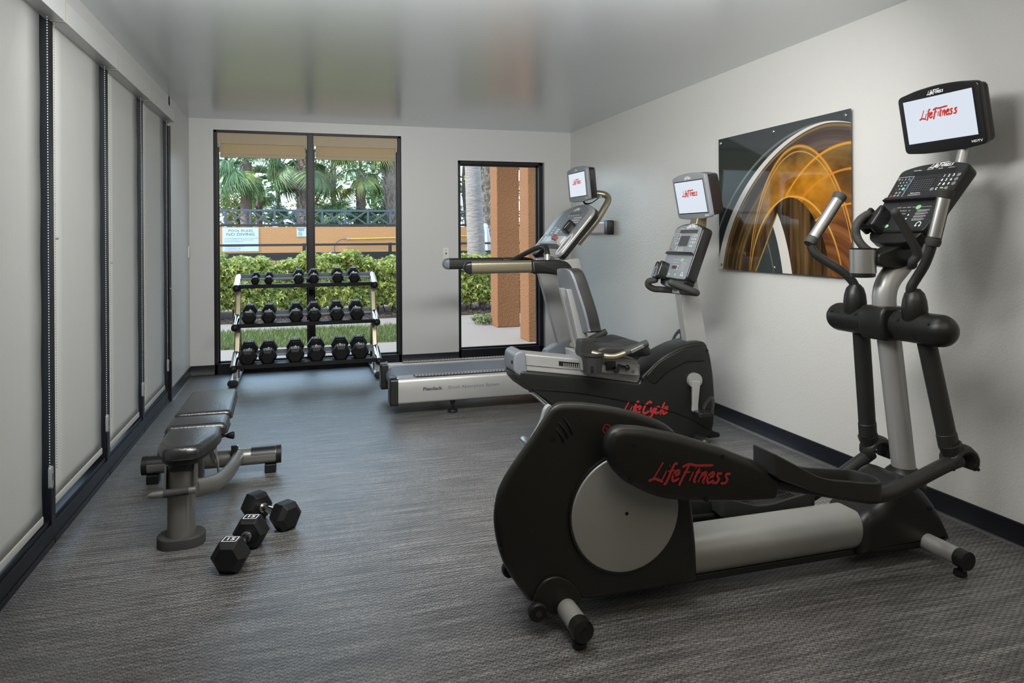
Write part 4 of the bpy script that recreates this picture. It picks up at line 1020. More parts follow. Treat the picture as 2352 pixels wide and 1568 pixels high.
# base foot recess, rear stabiliser
MB().prism(cr([V((x, z, 0)) for x, z in ((0.72, 0.10), (0.745, 0.16), (0.80, 0.175), (0.86, 0.14), (0.885, 0.08), (0.80, 0.05))], 4, True), 2.160, 2.46, 'xz', r0=0.006, r1=0.006).build('foot_fairing', 'black', t)
rs = MB().cyl((0.832, 2.045, 0.066), (0.832, 2.575, 0.066), 0.0335, n=24).build('rear_stabiliser', 'silver2', t)
fs = MB().cyl((2.385, 2.035, 0.068), (2.385, 2.60, 0.068), 0.0335, n=24).build('front_stabiliser', 'silver', t)
for x, tb in ((0.832, rs), (2.385, fs)):
    for far in (0, 1):
        ya, yb = (2.022, 2.05) if not far else (2.57, 2.598)
        z = 0.066 if x < 1 else 0.068
        MB().capsule((x, ya, z), (x, yb, z), 0.035, 20).build('end_cap', 'black', tb)
        if not far: MB().cyl((x, ya - 0.001, z), (x, ya + 0.004, z), 0.014).build('cap_hole', 'rubber', tb)
        yy = 2.05 if not far else 2.57
        MB().lathe([(0.008, 0.05), (0.008, 0.026), (0.022, 0.020), (0.024, 0.006), (0.018, 0.0)], (x, yy, 0), 16).build('levelling_foot', 'rubber', tb)
rect(MB(), frame3((2.385, 2.50, 0.1025), (-1, 0, 0), (0, -1, 0)), 0, 0, 0.05, 0.028, 0.0002).build('rating_label', 'white', fs)
for far in (0, 1):
    y = mir(2.155, far)
    wh = MB().lathe([(0.012, -0.014), (0.026, -0.014), (0.031, -0.008), (0.031, 0.008), (0.026, 0.014), (0.012, 0.014)], (0.728, y, 0.075), 24, Matrix.Rotation(R(90), 3, 'X')).build('transport_wheel', 'rubber', t)
    MB().cyl((0.728, y - 0.016, 0.075), (0.728, y + 0.016, 0.075), 0.011).build('axle', 'blackgloss', wh)
# base rail, front fairing, column
rl = MB().prism(rrect(0.20, 0.140, 0.060, 6, 2.31, 0.128), 1.30, 2.235, 'yz').build('base_rail', 'silver2', t)
MB().box((1.78, 2.31, 0.052), (0.92, 0.15, 0.026)).build('rail_skirt', 'black', t, bevel=0.005)
fc = [(2.06, 0.045), (2.075, 0.16), (2.105, 0.205), (2.17, 0.225), (2.235, 0.31), (2.30, 0.335), (2.39, 0.27), (2.46, 0.185), (2.53, 0.055), (2.48, 0.03), (2.25, 0.03)]
MB().prism(roundpoly([V(p) for p in fc], [0.02, 0.04, 0.05, 0.05, 0.06, 0.06, 0.06, 0.06, 0.02, 0.02, 0.02], 4), 2.195, 2.425, 'xz', r0=0.045, r1=0.045, n=5).build('front_fairing', 'black', t)
MB().ell((2.385, 2.31, 0.27), (0.085, 0.085, 0.075)).build('column_boot', 'black', t)
MB().cyl((2.398, 2.2125, 0.2), (2.398, 2.190, 0.2), 0.008, n=12).build('screw_hole', 'rubber', t)
colp = cr([(2.405, YC, 0.20), (2.365, YC, 0.50), (2.317, YC, 0.86), (2.294, YC, 0.99), (2.296, YC, 1.06), (2.320, YC, 1.11), (2.375, YC, 1.165), (2.45, YC, 1.24), (2.50, YC, 1.31)], 8)
MB().tube(colp, 0.045, 24, sq=(1, 1.02)).build('column', 'silver', t)
# pivot shell
PZ = 0.935
sh_ = MB().capsule((2.305, 1.995, PZ - 0.005), (2.305, 2.625, PZ - 0.005), 0.062, 24, 6).build('pivot_shell', 'black', t)
MB().prism(roundpoly([(2.225, 0.865), (2.385, 0.865), (2.395, 0.935), (2.38, 1.0), (2.225, 1.005), (2.212, 0.935)], 0.03), 2.245, 2.375, 'xz', r0=0.015, r1=0.015).build('hub_collar', 'black', t)
for y in (2.215, 2.405, 2.12, 2.50): MB().lathe([(0.0615, -0.0012), (0.0626, 0), (0.0615, 0.0012)], (2.305, y, PZ - 0.005), 24, Matrix.Rotation(R(90), 3, 'X'), cap=False).build('seam', 'rubber', sh_)
for far in (0, 1):
    for dy, dz in ((2.20, 0.03), (2.06, 0.028)):
        y = mir(dy, far); a = R(155); MB().cyl((2.305 - 0.056 * math.cos(R(25)), y, PZ + 0.020), (2.305 - 0.064 * math.cos(R(25)), y, PZ + 0.024), 0.006, n=10).build('screw_hole', 'rubber', sh_)
# near and far sides: handle, swing arm, link, pedal arm, pedal
hn = cr([(2.290, 2.160, 0.99), (2.277, 2.160, 1.053), (2.270, 2.155, 1.088), (2.279, 2.138, 1.126), (2.284, 2.110, 1.172), (2.286, 2.090, 1.216), (2.2895, 2.074, 1.268)], 6)
hf = cr([(2.304, 2.46, 0.99), (2.288, 2.46, 1.067), (2.268, 2.47, 1.106), (2.236, 2.49, 1.142), (2.194, 2.52, 1.176), (2.153, 2.545, 1.211), (2.138, 2.558, 1.249)], 6)
for far, hp, g0, g1 in ((0, hn, (2.2895, 2.074, 1.262), (2.316, 2.040, 1.462)), (1, hf, (2.142, 2.562, 1.262), (2.321, 2.581, 1.471))):
    hd = MB().tube(hp, 0.0185, 16).build('handlebar', 'armblk', t)
    g0, g1 = V(g0), V(g1); d = (g1 - g0).normalized(); L = (g1 - g0).length
    MB().tube([g0 - d * 0.012, g0, g0 + d * 0.012, g0 + d * 0.014, g1 - d * 0.03, g1 - d * 0.012, g1], [0.024, 0.0275, 0.0275, 0.0255, 0.0255, 0.031, 0.030], 20).build('grip', 'foam', hd)
    vd = V((-0.72, -0.69, 0)); vd = (vd - d * vd.dot(d)).normalized(); sd = d.cross(vd)
    b = MB()
    rows = []
    for k in range(9):
        a = R(-52 + 13 * k); rows.append([g0 + d * q + (vd * math.cos(a) + sd * math.sin(a)) * 0.0268 for q in (0.022, 0.03, L - 0.042, L - 0.034)])
    b.loops(rows, False, False, False).build('pulse_sensor', 'brushed', hd)
    xd = 2.289 if not far else 2.287
    MB().lathe([(0.004, 0.075), (0.020, 0.072), (0.035, 0.055), (0.043, 0.028), (0.047, -0.005), (0.045, -0.045), (0.030, -0.075)], (xd, mir(2.158, far), 1.010), 20).build('handle_boot', 'black', t)
    if not far: p0, p1 = V((2.328, 2.146, 0.90)), V((2.403, 2.110, 0.470))
    else: p0, p1 = V((2.328, 2.474, 0.90)), V((2.402, 2.515, 0.405))
    sw = MB().tube([p0, p0.lerp(p1, 0.88), p0.lerp(p1, 0.885), p1], [0.0375, 0.0375, 0.040, 0.040], 20, sq=(0.85, 1)).build('swing_arm', 'armblk', t)
    # foot link: curled collar around the end of the pedal arm
    c = V((2.445, mir(2.105, far), 0.408)) if not far else V((2.448, 2.518, 0.330))
    b = MB(); ring = []
    for k in range(11):
        a = R(205 - 24 * k); q = c + V((math.cos(a) * 0.052, 0, math.sin(a) * 0.052)); ring.append(q)
    b.tube(ring, [0.012, 0.018, 0.020, 0.021, 0.021, 0.022, 0.022, 0.022, 0.022, 0.021, 0.016], 12, sq=(1, 2.1), up=(0, 0, 1))
    b.build('foot_link', 'armblk', t)
    MB().tube([c + V((-0.045, 0, 0.075)), c + V((-0.03, 0, 0.03))], [0.042, 0.036], 18).build('link_clamp', 'armblk', t)
    MB().cyl(c + V((0.045, -0.047, -0.020)), c + V((0.045, 0.047, -0.020)), 0.007, n=12).build('link_bolt', 'rubber', t)
    if not far:
        ay = 2.095
        arm = cr([(1.50, ay, 0.455), (1.60, ay, 0.425), (1.78, ay, 0.382), (1.95, ay, 0.340), (2.03, ay, 0.326), (2.11, ay, 0.333), (2.23, ay, 0.366), (2.36, ay, 0.405), (2.435, ay, 0.420)], 6)
    else:
        ay = 2.525
        arm = cr([(1.50, ay, 0.155), (1.62, ay, 0.150), (1.78, ay, 0.135), (1.98, ay, 0.135), (2.08, ay, 0.160), (2.2, ay, 0.21), (2.32, ay, 0.268), (2.43, ay, 0.322)], 6)
    MB().tube(arm, 0.0275, 18).build('pedal_arm', 'armblk', t)
    cov = [(0.932, 0.602), (0.938, 0.645), (0.958, 0.672), (0.986, 0.680), (1.063, 0.670), (1.19, 0.636), (1.355, 0.578), (1.491, 0.518), (1.560, 0.477), (1.594, 0.447), (1.588, 0.40), (1.576, 0.374), (1.45, 0.382), (1.254, 0.404), (1.15, 0.424), (1.093, 0.444), (1.0, 0.497), (0.954, 0.546)]
    if far:
        a = R(17.5); px, pz = 1.02, 0.575; qx, qz = 1.055, 0.155
        cov = [(qx + (x - px) * math.cos(a) - (z - pz) * math.sin(a), max(0.022, qz + (x - px) * math.sin(a) + (z - pz) * math.cos(a))) for x, z in cov]
    lo, hi = (2.048, 2.120) if not far else (2.500, 2.572)
    cv = MB().prism(roundpoly([V(p) for p in cov], 0.02, 3), lo, hi, 'xz', r0=0.030, r1=0.035, n=5).build('arm_cover', 'black', t)
    if not far:
        Ml = frame3((1.228, 2.0462, 0.507), (0.150, 0, 1), (1, 0, -0.150))
        logo(LIFE + FIT, Ml, 0.300, wt=0.155).build('logo', 'red', cv, flat=True, smooth=False)
        for x, z in ((1.026, 0.622), (1.012, 0.505), (1.352, 0.552), (1.29, 0.413)): MB().cyl((x, 2.054, z), (x, 2.0465, z), 0.0075, n=12).build('screw_hole', 'rubber', cv)
    # pedal tray
    if not far: prof = [(1.535, 0.492), (1.60, 0.462), (1.70, 0.424), (1.80, 0.392), (1.88, 0.373), (1.95, 0.363), (2.01, 0.360)]; pyc = 2.085
    else: prof = [(1.60, 0.190), (1.66, 0.172), (1.76, 0.160), (1.86, 0.160), (1.94, 0.168), (2.01, 0.178), (2.07, 0.186)]; pyc = 2.50
    x0, x1 = prof[0][0], prof[-1][0]
    def fz(x):
        for (xa, za), (xb, zb) in zip(prof, prof[1:]):
            if x <= xb: return za + (zb - za) * max(0, (x - xa) / (xb - xa))
        return prof[-1][1]
    lp = roundpoly([(x0, -0.062), (x0 + 0.20, -0.072), (x0 + 0.36, -0.080), (x1 - 0.03, -0.080), (x1, -0.03), (x1, 0.03), (x1 - 0.03, 0.080), (x0 + 0.36, 0.080), (x0 + 0.20, 0.072), (x0, 0.062)], [0.02, 0.05, 0.05, 0.06, 0.04, 0.04, 0.06, 0.05, 0.05, 0.02], 6)
    def lpd(off, dz): return [V((p.x, pyc + p.y, fz(min(max(p.x, x0), x1)) + dz(p.x))) for p in (offset(lp, off) if off else lp)]
    hrim = lambda x: 0.045 + 0.012 * math.exp(-((x - x0) / 0.05) ** 2) - 0.012 * math.exp(-((x - x0 - 0.2) / 0.08) ** 2)
    MB().loops([lpd(0.012, lambda x: -0.022), lpd(0.0, lambda x: -0.014), lpd(0, hrim), lpd(0.004, lambda x: hrim(x) + 0.004), lpd(0.010, lambda x: hrim(x) + 0.003), lpd(0.013, lambda x: hrim(x) - 0.004), lpd(0.016, lambda x: 0.002)], True, True).build('pedal', 'greyplastic' if False else 'armblk', t)
    b = MB()
    for k in range(22):
        x = x0 + 0.10 + k * (x1 - x0 - 0.16) / 21
        b.bar((x, pyc - 0.05, fz(x) + 0.003), (x, pyc + 0.05, fz(x) + 0.003), 0.006, 0.004)
    b.build('tread_ribs', 'rubber', t)
# console bracket with cup holder and fixed bars
MB().prism(roundpoly([(2.225, 1.17), (2.225, 1.215), (2.36, 1.255), (2.46, 1.26), (2.43, 1.175), (2.33, 1.155)], 0.012), 2.265, 2.355, 'xz', r0=0.008, r1=0.008).build('bracket', 'black', t)
cu = MB().lathe([(0.050, 0.0), (0.0505, 0.098), (0.0485, 0.100), (0.0465, 0.098), (0.0465, 0.01), (0.0, 0.01)], (2.200, 2.325, 1.138), 32).build('cup_holder', 'brushed', t)
MB().lathe([(0.040, -0.018), (0.047, -0.014), (0.0475, 0.001), (0.044, 0.002)], (2.200, 2.325, 1.138), 32).build('cup_base', 'blackgloss', cu)
MB().lathe([(0.0505, 0.096), (0.051, 0.1015), (0.0465, 0.1015), (0.0455, 0.02), (0.001, 0.015)], (2.200, 2.325, 1.138), 32, cap=False).build('cup_liner', 'blackgloss', cu)
MB().rtube(cr([(2.40, 2.29, 1.165), (2.372, 2.245, 1.170), (2.352, 2.225, 1.184), (2.356, 2.206, 1.212), (2.338, 2.20, 1.244), (2.310, 2.20, 1.284), (2.278, 2.20, 1.330), (2.250, 2.20, 1.367), (2.240, 2.20, 1.380)], 6), 0.0175, 16).build('fixed_grip', 'foam', t)
MB().rtube(cr([(2.40, 2.33, 1.175), (2.34, 2.36, 1.195), (2.285, 2.382, 1.226), (2.262, 2.402, 1.257), (2.255, 2.418, 1.292), (2.256, 2.42, 1.327), (2.279, 2.42, 1.359), (2.315, 2.42, 1.380)], 6), 0.0175, 16).build('fixed_grip', 'foam', t)
MB().prism(rrect(0.07, 0.03, 0.01, 3, 2.47, 1.275), 2.28, 2.34, 'xz').build('neck', 'silver', t)
up = V((0.234, 0, 0.289))
tilt_console(t, (2.342, YC, 1.305), up, 0.286, 0.342, 0.378, 0.055, 'panel', 'black', 'panel', 'lcd', True)
MB().cyl((2.610, YC - 0.07, 1.55), (2.665, YC - 0.07, 1.72), 0.021, n=20).build('tv_post', 'silver', t)
monitor(t, (2.588, YC, 1.783), (-0.05, 0, 0.269), 0.392, 0.285, 0.068, (0.004, 0.332, 0.188), 'blackgloss', 0.082, 'black', 0.022)

# ---------------------------------------------------------------- treadmill
t = thing('treadmill', (1.6, 5.4, 0), 'silver treadmill with two long side rails and a wide tilted console, by the back wall', 'treadmill')
TY = 5.4
for far in (0, 1):
    def ty(y): return 2 * TY - y if far else y
    ya, yb = sorted((ty(5.045), ty(5.165)))
    prof = [(5.165, 0.282), (5.165, 0.10), (5.075, 0.088), (5.052, 0.10), (5.045, 0.15), (5.047, 0.20), (5.058, 0.262), (5.075, 0.282)]
    pr = [V((ty(y), z)) for y, z in prof]
    side = MB().prism(roundpoly(pr, [0.004, 0.004, 0.02, 0.02, 0.05, 0.05, 0.02, 0.015], 4), 0.655, 2.30, 'yz').build('side_rail', 'silver', t)
    cap = [V((ty(y), z)) for y, z in ((5.17, 0.288), (5.17, 0.085), (5.07, 0.080), (5.042, 0.095), (5.040, 0.27), (5.06, 0.288))]
    MB().prism(roundpoly(cap, 0.015, 3), 0.602, 0.662, 'yz', r0=0.012).build('end_cap', 'black', t)
    MB().box((0.655 + 0.004, ty(5.108), 0.284), (0.012, 0.12, 0.006)).build('cap_trim', 'ltgrey', t)
    b = MB(); n = 58
    for k in range(n):
        for r_ in range(2):
            x = 0.80 + k * 0.0245 + 0.006 * r_; y = ty(5.092 + 0.036 * r_)
            b.box((x, y, 0.2855), (0.015, 0.028, 0.005), Matrix.Rotation(R(25 if r_ else -25), 3, 'Z'))
    gp = MB().prism(rrect(1.45, 0.085, 0.035, 5, 1.505, ty(5.110)), 0.280, 0.2842, 'xy').build('foot_rail', 'black', t)
    b.build('grip_studs', 'silver', gp)
    if not far:
        Mt = frame3((0.97, 5.0445, 0.195), (0, 0, 1), (1, 0, 0))
        b = MB(); b.text('Flexdeck', 0.034, at(Mt, -0.13, 0.0, 0.0), 'LEFT', bold=0.0012, sx=1.15); b.build('lettering', 'signtx', side, flat=True)
        b = MB(); b.text('Shock Absorption System', 0.034, at(Mt, 0.055, 0.0, 0.0), 'LEFT', sx=1.1); b.build('lettering', 'greyplastic', side, flat=True)
    for x in (1.07, 1.95):
        MB().lathe([(0.028, 0.10), (0.010, 0.055), (0.008, 0.03), (0.034, 0.022), (0.038, 0.008), (0.03, 0.0)], (x, ty(5.10), 0), 20).build('levelling_foot', 'rubber', t)
    # upright: slanted flat post
    yl, yh = sorted((ty(5.08), ty(5.155)))
    up_ = [(1.905, 1.115), (2.145, 0.28), (2.33, 0.28), (2.30, 0.38), (2.083, 1.13)]
    MB().prism(roundpoly([V(p) for p in up_], [0.02, 0.0, 0.0, 0.03, 0.02], 3), yl, yh, 'xz', r0=0.012, r1=0.012).build('upright', 'silver', t)
    MB().cyl((2.19, ty(5.079), 0.43), (2.19, ty(5.076), 0.43), 0.010, n=14).build('bolt', 'rubber', t)
    yl, yh = sorted((ty(5.065), ty(5.175)))
    MB().prism(roundpoly([V(p) for p in ((1.985, 0.285), (2.00, 0.325), (2.10, 0.375), (2.40, 0.47), (2.42, 0.285))], 0.015, 3), yl, yh, 'xz', r0=0.008, r1=0.008).build('upright_base', 'greyplastic', t)
    # handrail: arm from the console and long padded rail
    y = ty(5.0)
    arm = [(1.650, 1.118), (1.86, 1.122), (1.94, 1.105), (1.985, 1.05), (1.985, 0.955), (1.90, 0.995), (1.80, 1.015), (1.655, 1.022)]
    MB().prism(roundpoly([V(p) for p in arm], [0.01, 0.03, 0.03, 0.03, 0.03, 0.05, 0.05, 0.01], 4), y - 0.045, y + 0.045, 'xz', r0=0.020, r1=0.020).build('rail_arm', 'black', t)
    hr = MB().prism(rrect(0.058, 0.094, 0.026, 5, y, 1.073), 1.19, 1.655, 'yz').build('handrail', 'bronze' if not far else 'armblk', t)
    MB().loops([[V((1.19 + 0.002, y + p.x * k, 1.073 + p.y * k)) for p in [V(q) for q in rrect(0.060, 0.097, 0.027, 5)]] if k == 1 else [V((1.19 - 0.055 * math.sqrt(1 - k * k), y + q[0] * k, 1.073 + q[1] * k)) for q in rrect(0.060, 0.097, 0.027, 5)] for k in (1, 0.97, 0.88, 0.72, 0.5, 0.2)]).build('end_cap', 'blackgloss' if not far else 'greyplastic', hr)  # grey on the far cap paints its highlight into the colour
b = MB()
prof = [(0.70, 0.235), (0.66, 0.225), (0.635, 0.20), (0.628, 0.175), (0.64, 0.145), (0.67, 0.13), (2.25, 0.13), (2.25, 0.268), (0.74, 0.268), (0.70, 0.262), (0.665, 0.248)]
prof = [(0.72, 0.268), (0.685, 0.262), (0.655, 0.245), (0.638, 0.215), (0.638, 0.18), (0.655, 0.15), (0.69, 0.135), (2.25, 0.135), (2.25, 0.268)]
b.prism(prof, 5.180, 5.620, 'xz').build('belt', 'belt', t)
MB().box((1.45, 5.4, 0.150), (1.60, 0.60, 0.06)).build('deck_frame', 'black', t)
mc = [(2.18, 0.275), (2.22, 0.36), (2.30, 0.432), (2.36, 0.448), (2.628, 0.418), (2.634, 0.25), (2.634, 0.09), (2.2, 0.09)]
MB().prism(roundpoly([V(p) for p in mc], [0.01, 0.05, 0.05, 0.05, 0.015, 0.0, 0.01, 0.01], 4), 5.105, 5.695, 'xz', r0=0.006, r1=0.006).build('motor_cover', 'black', t)
MB().prism([(2.36, 0.4495), (2.605, 0.4225), (2.605, 0.4245), (2.36, 0.4515)], 5.14, 5.66, 'xz').build('cover_top', 'greyplastic', t)
b = MB(); Mm = frame3((2.50, 5.32, 0.4375), (0, 1, 0), (1, 0, -0.11))
b.text('LifeFitness', 0.055, at(Mm, 0, 0, 0.0005), shear=0.3); b.build('cover_lettering', 'ltgrey', t, flat=True)
# console
Mx = frame3((1.925, TY, 1.165), (0.262, 0, 0.318))
co = [(-0.352, -0.005), (-0.315, -0.035), (-0.27, -0.02), (-0.228, 0.05), (-0.205, 0.075), (0.205, 0.075), (0.228, 0.05), (0.27, -0.02), (0.315, -0.035), (0.352, -0.005), (0.385, 0.40), (0.32, 0.455), (0.13, 0.505), (-0.13, 0.505), (-0.33, 0.455), (-0.395, 0.40)]
cs = MB().prism(roundpoly([V(p) for p in co], [0.03, 0.03, 0.03, 0.03, 0.015, 0.015, 0.03, 0.03, 0.03, 0.03, 0.05, 0.05, 0.1, 0.1, 0.05, 0.05], 4), -0.010, 0.014, 'xy', r1=0.012, M4=Mx).build('console', 'silver', t)
MB().prism(roundpoly([V(p) for p in offset(co, -0.002)], 0.02, 3), -0.052, -0.010, 'xy', r0=0.015, M4=Mx).build('console_shell', 'black', cs)
ov = [(-0.255, 0.165), (0.255, 0.165), (0.285, 0.36), (0.27, 0.438), (0.12, 0.487), (-0.12, 0.487), (-0.27, 0.438), (-0.285, 0.36)]
MB().prism(roundpoly([V(p) for p in ov], [0.015, 0.015, 0.03, 0.04, 0.08, 0.08, 0.04, 0.03], 4), 0.012, 0.0150, 'xy', M4=Mx).build('overlay', 'greyplastic', cs)
Mo = at(Mx, 0, 0, 0.015)
logo(LIFE + FIT, at(Mo, 0.0, 0.447, 0.0008), 0.13, wt=0.22).build('logo', 'white', cs, flat=True, smooth=False)
rect(MB(), Mo, 0.03, 0.405, 0.24, 0.022).build('message_display', 'lcdg', cs)
rect(MB(), Mo, -0.02, 0.315, 0.14, 0.075).build('profile_display', 'greyplastic', cs)
b = MB()
for i in range(5): rect(b, Mo, -0.08 + 0.05 * i, 0.382, 0.022, 0.004)
for r_ in range(3):
    for i in range(6): rect(b, Mo, 0.085 + 0.028 * i, 0.352 - 0.024 * r_, 0.010, 0.010, r=0.003)
for r_ in range(3): rect(b, Mo, -0.195, 0.20 + 0.027 * r_, 0.035, 0.012, r=0.004); rect(b, Mo, -0.09, 0.195 + 0.020 * r_, 0.07, 0.012)
for i in range(4): rect(b, Mo, 0.01 + 0.032 * i, 0.215, 0.012, 0.026, r=0.004)
b.build('printed_legend', 'white', cs, flat=True)
# lower shelf with oval recess and emergency stop
MB().prism(roundpoly([(-0.22, 0.075), (0.22, 0.075), (0.235, 0.155), (-0.235, 0.155)], 0.02), 0.008, 0.032, 'xy', r1=0.008, M4=Mx).build('tray', 'ltgrey', cs)
MB().prism(rrect(0.12, 0.050, 0.02, 4, -0.055, 0.118), 0.028, 0.0335, 'xy', M4=Mx).build('tray_recess', 'lcd', cs)
MB().prism(rrect(0.026, 0.04, 0.012, 4, -0.185, 0.112), 0.028, 0.0335, 'xy', M4=Mx).build('tray_recess', 'lcd', cs)
MB().lathe([(0.020, 0.0), (0.020, 0.022), (0.026, 0.024), (0.026, 0.040), (0.018, 0.046), (0.002, 0.047)], Mx @ V((0.105, 0.115, 0.03)), 20, Mx.to_3x3()).build('stop_button', 'dullred', cs)
MB().prism(rrect(0.43, 0.022, 0.008, 3, 0, 0.072), -0.02, 0.045, 'xy', r1=0.008, M4=Mx).build('tray_lip', 'silver', cs)
for sgn in (-1, 1):
    ring = [V((sgn * 0.300 + 0.046 * math.cos(2 * PI * k / 28) + sgn * 0.008 * math.sin(2 * PI * k / 28), 0.080 + 0.100 * math.sin(2 * PI * k / 28), 0.0145)) for k in range(29)]
    MB().tube([Mx @ p for p in ring], 0.0065, 8, cap=False).build('cup_rim', 'ltgrey', cs)
    MB().prism([(p.x, p.y) for p in ring[:-1]], 0.010, 0.0150, 'xy', M4=Mx).build('cup_well', 'silver2', cs)
Mp = at(Mx, 0.19, 0.235, 0.012)
MB().prism(roundpoly([(0.0, -0.05), (0.04, -0.05), (0.045, 0.03), (0.03, 0.05), (0.005, 0.05), (-0.005, 0.03)], 0.014), 0, 0.070, 'xy', r1=0.012, M4=Mp).build('accessory_pocket', 'blackgloss', cs)
MB().prism(roundpoly([(-0.06, -0.05), (0.0, -0.05), (0.0, 0.02), (-0.02, 0.045), (-0.06, 0.035)], 0.014), 0, 0.060, 'xy', r1=0.010, M4=Mp).build('pocket_front', 'greyplastic', cs)
rect(MB(), Mp, -0.028, -0.015, 0.008, 0.05, 0.0612, 0.001, 0.003).build('cable_slot', 'rubber', cs)
# pulse bar, arm to the TV
pb = MB().tube(cr([(1.70, 5.74, 1.075), (1.765, 5.66, 1.125), (1.85, 5.52, 1.190), (1.890, 5.44, 1.212), (1.905, 5.37, 1.205), (1.905, 5.33, 1.165), (1.90, 5.315, 1.09)], 6), 0.021, 14).build('pulse_bar', 'armblk', t)
MB().cyl((1.9045, 5.326, 1.150), (1.900, 5.316, 1.095), 0.0225).build('pulse_sensor', 'brushed', pb)
MB().tube(cr([(1.90, 5.315, 1.09), (1.93, 5.38, 1.08), (1.96, 5.40, 1.10)], 4), 0.018, 10).build('bar_stem', 'armblk', pb)
MB().tube(cr([(2.02, 5.35, 1.225), (2.04, 5.33, 1.16), (2.0, 5.36, 1.125), (1.94, 5.38, 1.118)], 5), 0.0025, 6).build('safety_cord', 'rubber', t)
MB().prism(rrect(0.07, 0.50, 0.03, 4, 2.03, 5.4), 1.02, 1.10, 'xy').build('cross_brace', 'silver', t)
MB().tube(cr([(2.16, 5.30, 1.24), (2.31, 5.30, 1.405), (2.40, 5.31, 1.53), (2.445, 5.33, 1.60), (2.432, 5.36, 1.640), (2.37, 5.39, 1.655), (2.29, 5.40, 1.655)], 7), 0.027, 18).build('tv_arm', 'bronze', t)
MB().box((2.325, 5.40, 1.625), (0.14, 0.10, 0.02)).build('arm_plate', 'chrome', t)
for k in range(2): MB().tube(cr([(2.25, 5.42 - 0.03 * k, 1.60), (2.27, 5.40, 1.565 + 0.008 * k), (2.31, 5.36, 1.575), (2.36, 5.33, 1.615)], 5), 0.004, 6).build('tv_cable', 'rubber', t)
monitor(t, (2.198, TY, 1.728), (-0.024, 0, 0.265), 0.425, 0.295, 0.085, (-0.002, 0.345, 0.192), 'midgrey', 0.075, 'blackgloss', 0.022)

# ---------------------------------------------------------------- recumbent bike
t = thing('recumbent_bike', (1.85, 3.9, 0), 'black recumbent exercise bike with grey backrest seat and grey console, behind the elliptical trainer', 'exercise bike')
BY = 3.9
ho = [(1.19, 0.535), (1.60, 0.475), (1.935, 0.415), (1.955, 0.458), (2.03, 0.520), (2.11, 0.575), (2.204, 0.615), (2.30, 0.640), (2.392, 0.640), (2.425, 0.56), (2.446, 0.434), (2.458, 0.271), (2.446, 0.11), (2.42, 0.052), (2.32, 0.045), (1.80, 0.045), (1.60, 0.085), (1.45, 0.21), (1.383, 0.330), (1.29, 0.395), (1.225, 0.44), (1.185, 0.485)]
hb = MB().prism(roundpoly([V(p) for p in ho], [0.02, 0.05, 0.01, 0.02] + [0.04] * 4 + [0.025] + [0.05] * 12 + [0.02], 4), 3.792, 4.008, 'xz', r0=0.018, r1=0.018, n=4).build('housing', 'black', t)
MB().tube(cr([(1.26, 3.7915, 0.425), (1.55, 3.789, 0.385), (1.85, 3.789, 0.315), (2.10, 3.789, 0.245), (2.25, 3.789, 0.19), (2.43, 3.7905, 0.09)], 6), 0.004, 6).build('body_seam', 'rubber', hb)
MB().prism(roundpoly([(1.97, 0.452), (2.06, 0.535), (2.22, 0.605), (2.385, 0.615), (2.38, 0.52), (2.25, 0.525), (2.12, 0.47), (2.03, 0.395)], 0.03, 4), 3.783, 3.80, 'xz', r0=0.008).build('front_cover', 'black', hb)
lg = MB()
Mg = frame3((1.99, 3.7885, 0.262), (0.25, 0, 1), (1, 0, -0.10))
logo(LIFE + CYC, Mg, 0.36, wt=0.20).build('logo', 'red', hb, flat=True, smooth=False)
MB().cyl((2.40, 3.790, 0.585), (2.40, 3.7925, 0.585), 0.008, n=12).build('screw_hole', 'rubber', hb)
MB().cyl((1.95, 3.781, 0.44), (1.95, 3.7925, 0.44), 0.007, n=12).build('screw_hole', 'rubber', hb)
rp = [(1.205, 0.628), (1.955, 0.520), (1.955, 0.405), (1.205, 0.515)]
ral = MB().prism(rp, 3.815, 3.985, 'xz').build('seat_rail', 'silver', t, bevel=0.01)
MB().prism([(1.43, 0.572), (1.66, 0.538), (1.66, 0.512), (1.43, 0.546)], 3.812, 3.818, 'xz').build('rack_slot', 'lcd', ral)
b = MB()
for k in range(15): x = 1.46 + k * 0.013; b.box((x, 3.811, 0.5645 - (x - 1.43) * 0.145 - 0.012), (0.005, 0.004, 0.022))
b.build('rack_teeth', 'silver2', ral)
for dz in (0.02, 0.05): MB().prism([(1.206, 0.515 + dz), (1.95, 0.405 + dz), (1.95, 0.410 + dz), (1.206, 0.520 + dz)], 3.810, 3.816, 'xz').build('rail_groove', 'silver2', ral)
MB().prism(roundpoly([V(p) for p in ((1.150, 0.57), (1.158, 0.632), (1.20, 0.648), (1.225, 0.63), (1.235, 0.50), (1.19, 0.50), (1.155, 0.525))], 0.02, 4), 3.800, 4.000, 'xz', r0=0.012, r1=0.012).build('rail_end_cap', 'greyplastic', t)
MB().prism(roundpoly([V(p) for p in ((1.155, 0.522), (1.235, 0.498), (1.27, 0.40), (1.205, 0.435), (1.165, 0.48))], 0.012, 4), 3.800, 4.000, 'xz', r0=0.010, r1=0.010).build('lower_end_cap', 'black', t)
MB().cyl((1.155, 3.82, 0.583), (1.145, 3.82, 0.583), 0.009, n=14).build('cap_bolt', 'rubber', t)
MB().tube(cr([(1.245, 3.83, 0.405), (1.28, 3.825, 0.395), (1.36, 3.815, 0.32), (1.42, 3.81, 0.25)], 5), 0.016, 12).build('lift_handle', 'steel', t)
MB().capsule((2.33, 3.68, 0.045), (2.33, 4.12, 0.045), 0.034, 16).build('front_stabiliser', 'black', t)
MB().capsule((1.58, 3.63, 0.045), (1.58, 4.17, 0.045), 0.034, 16).build('rear_stabiliser', 'black', t)
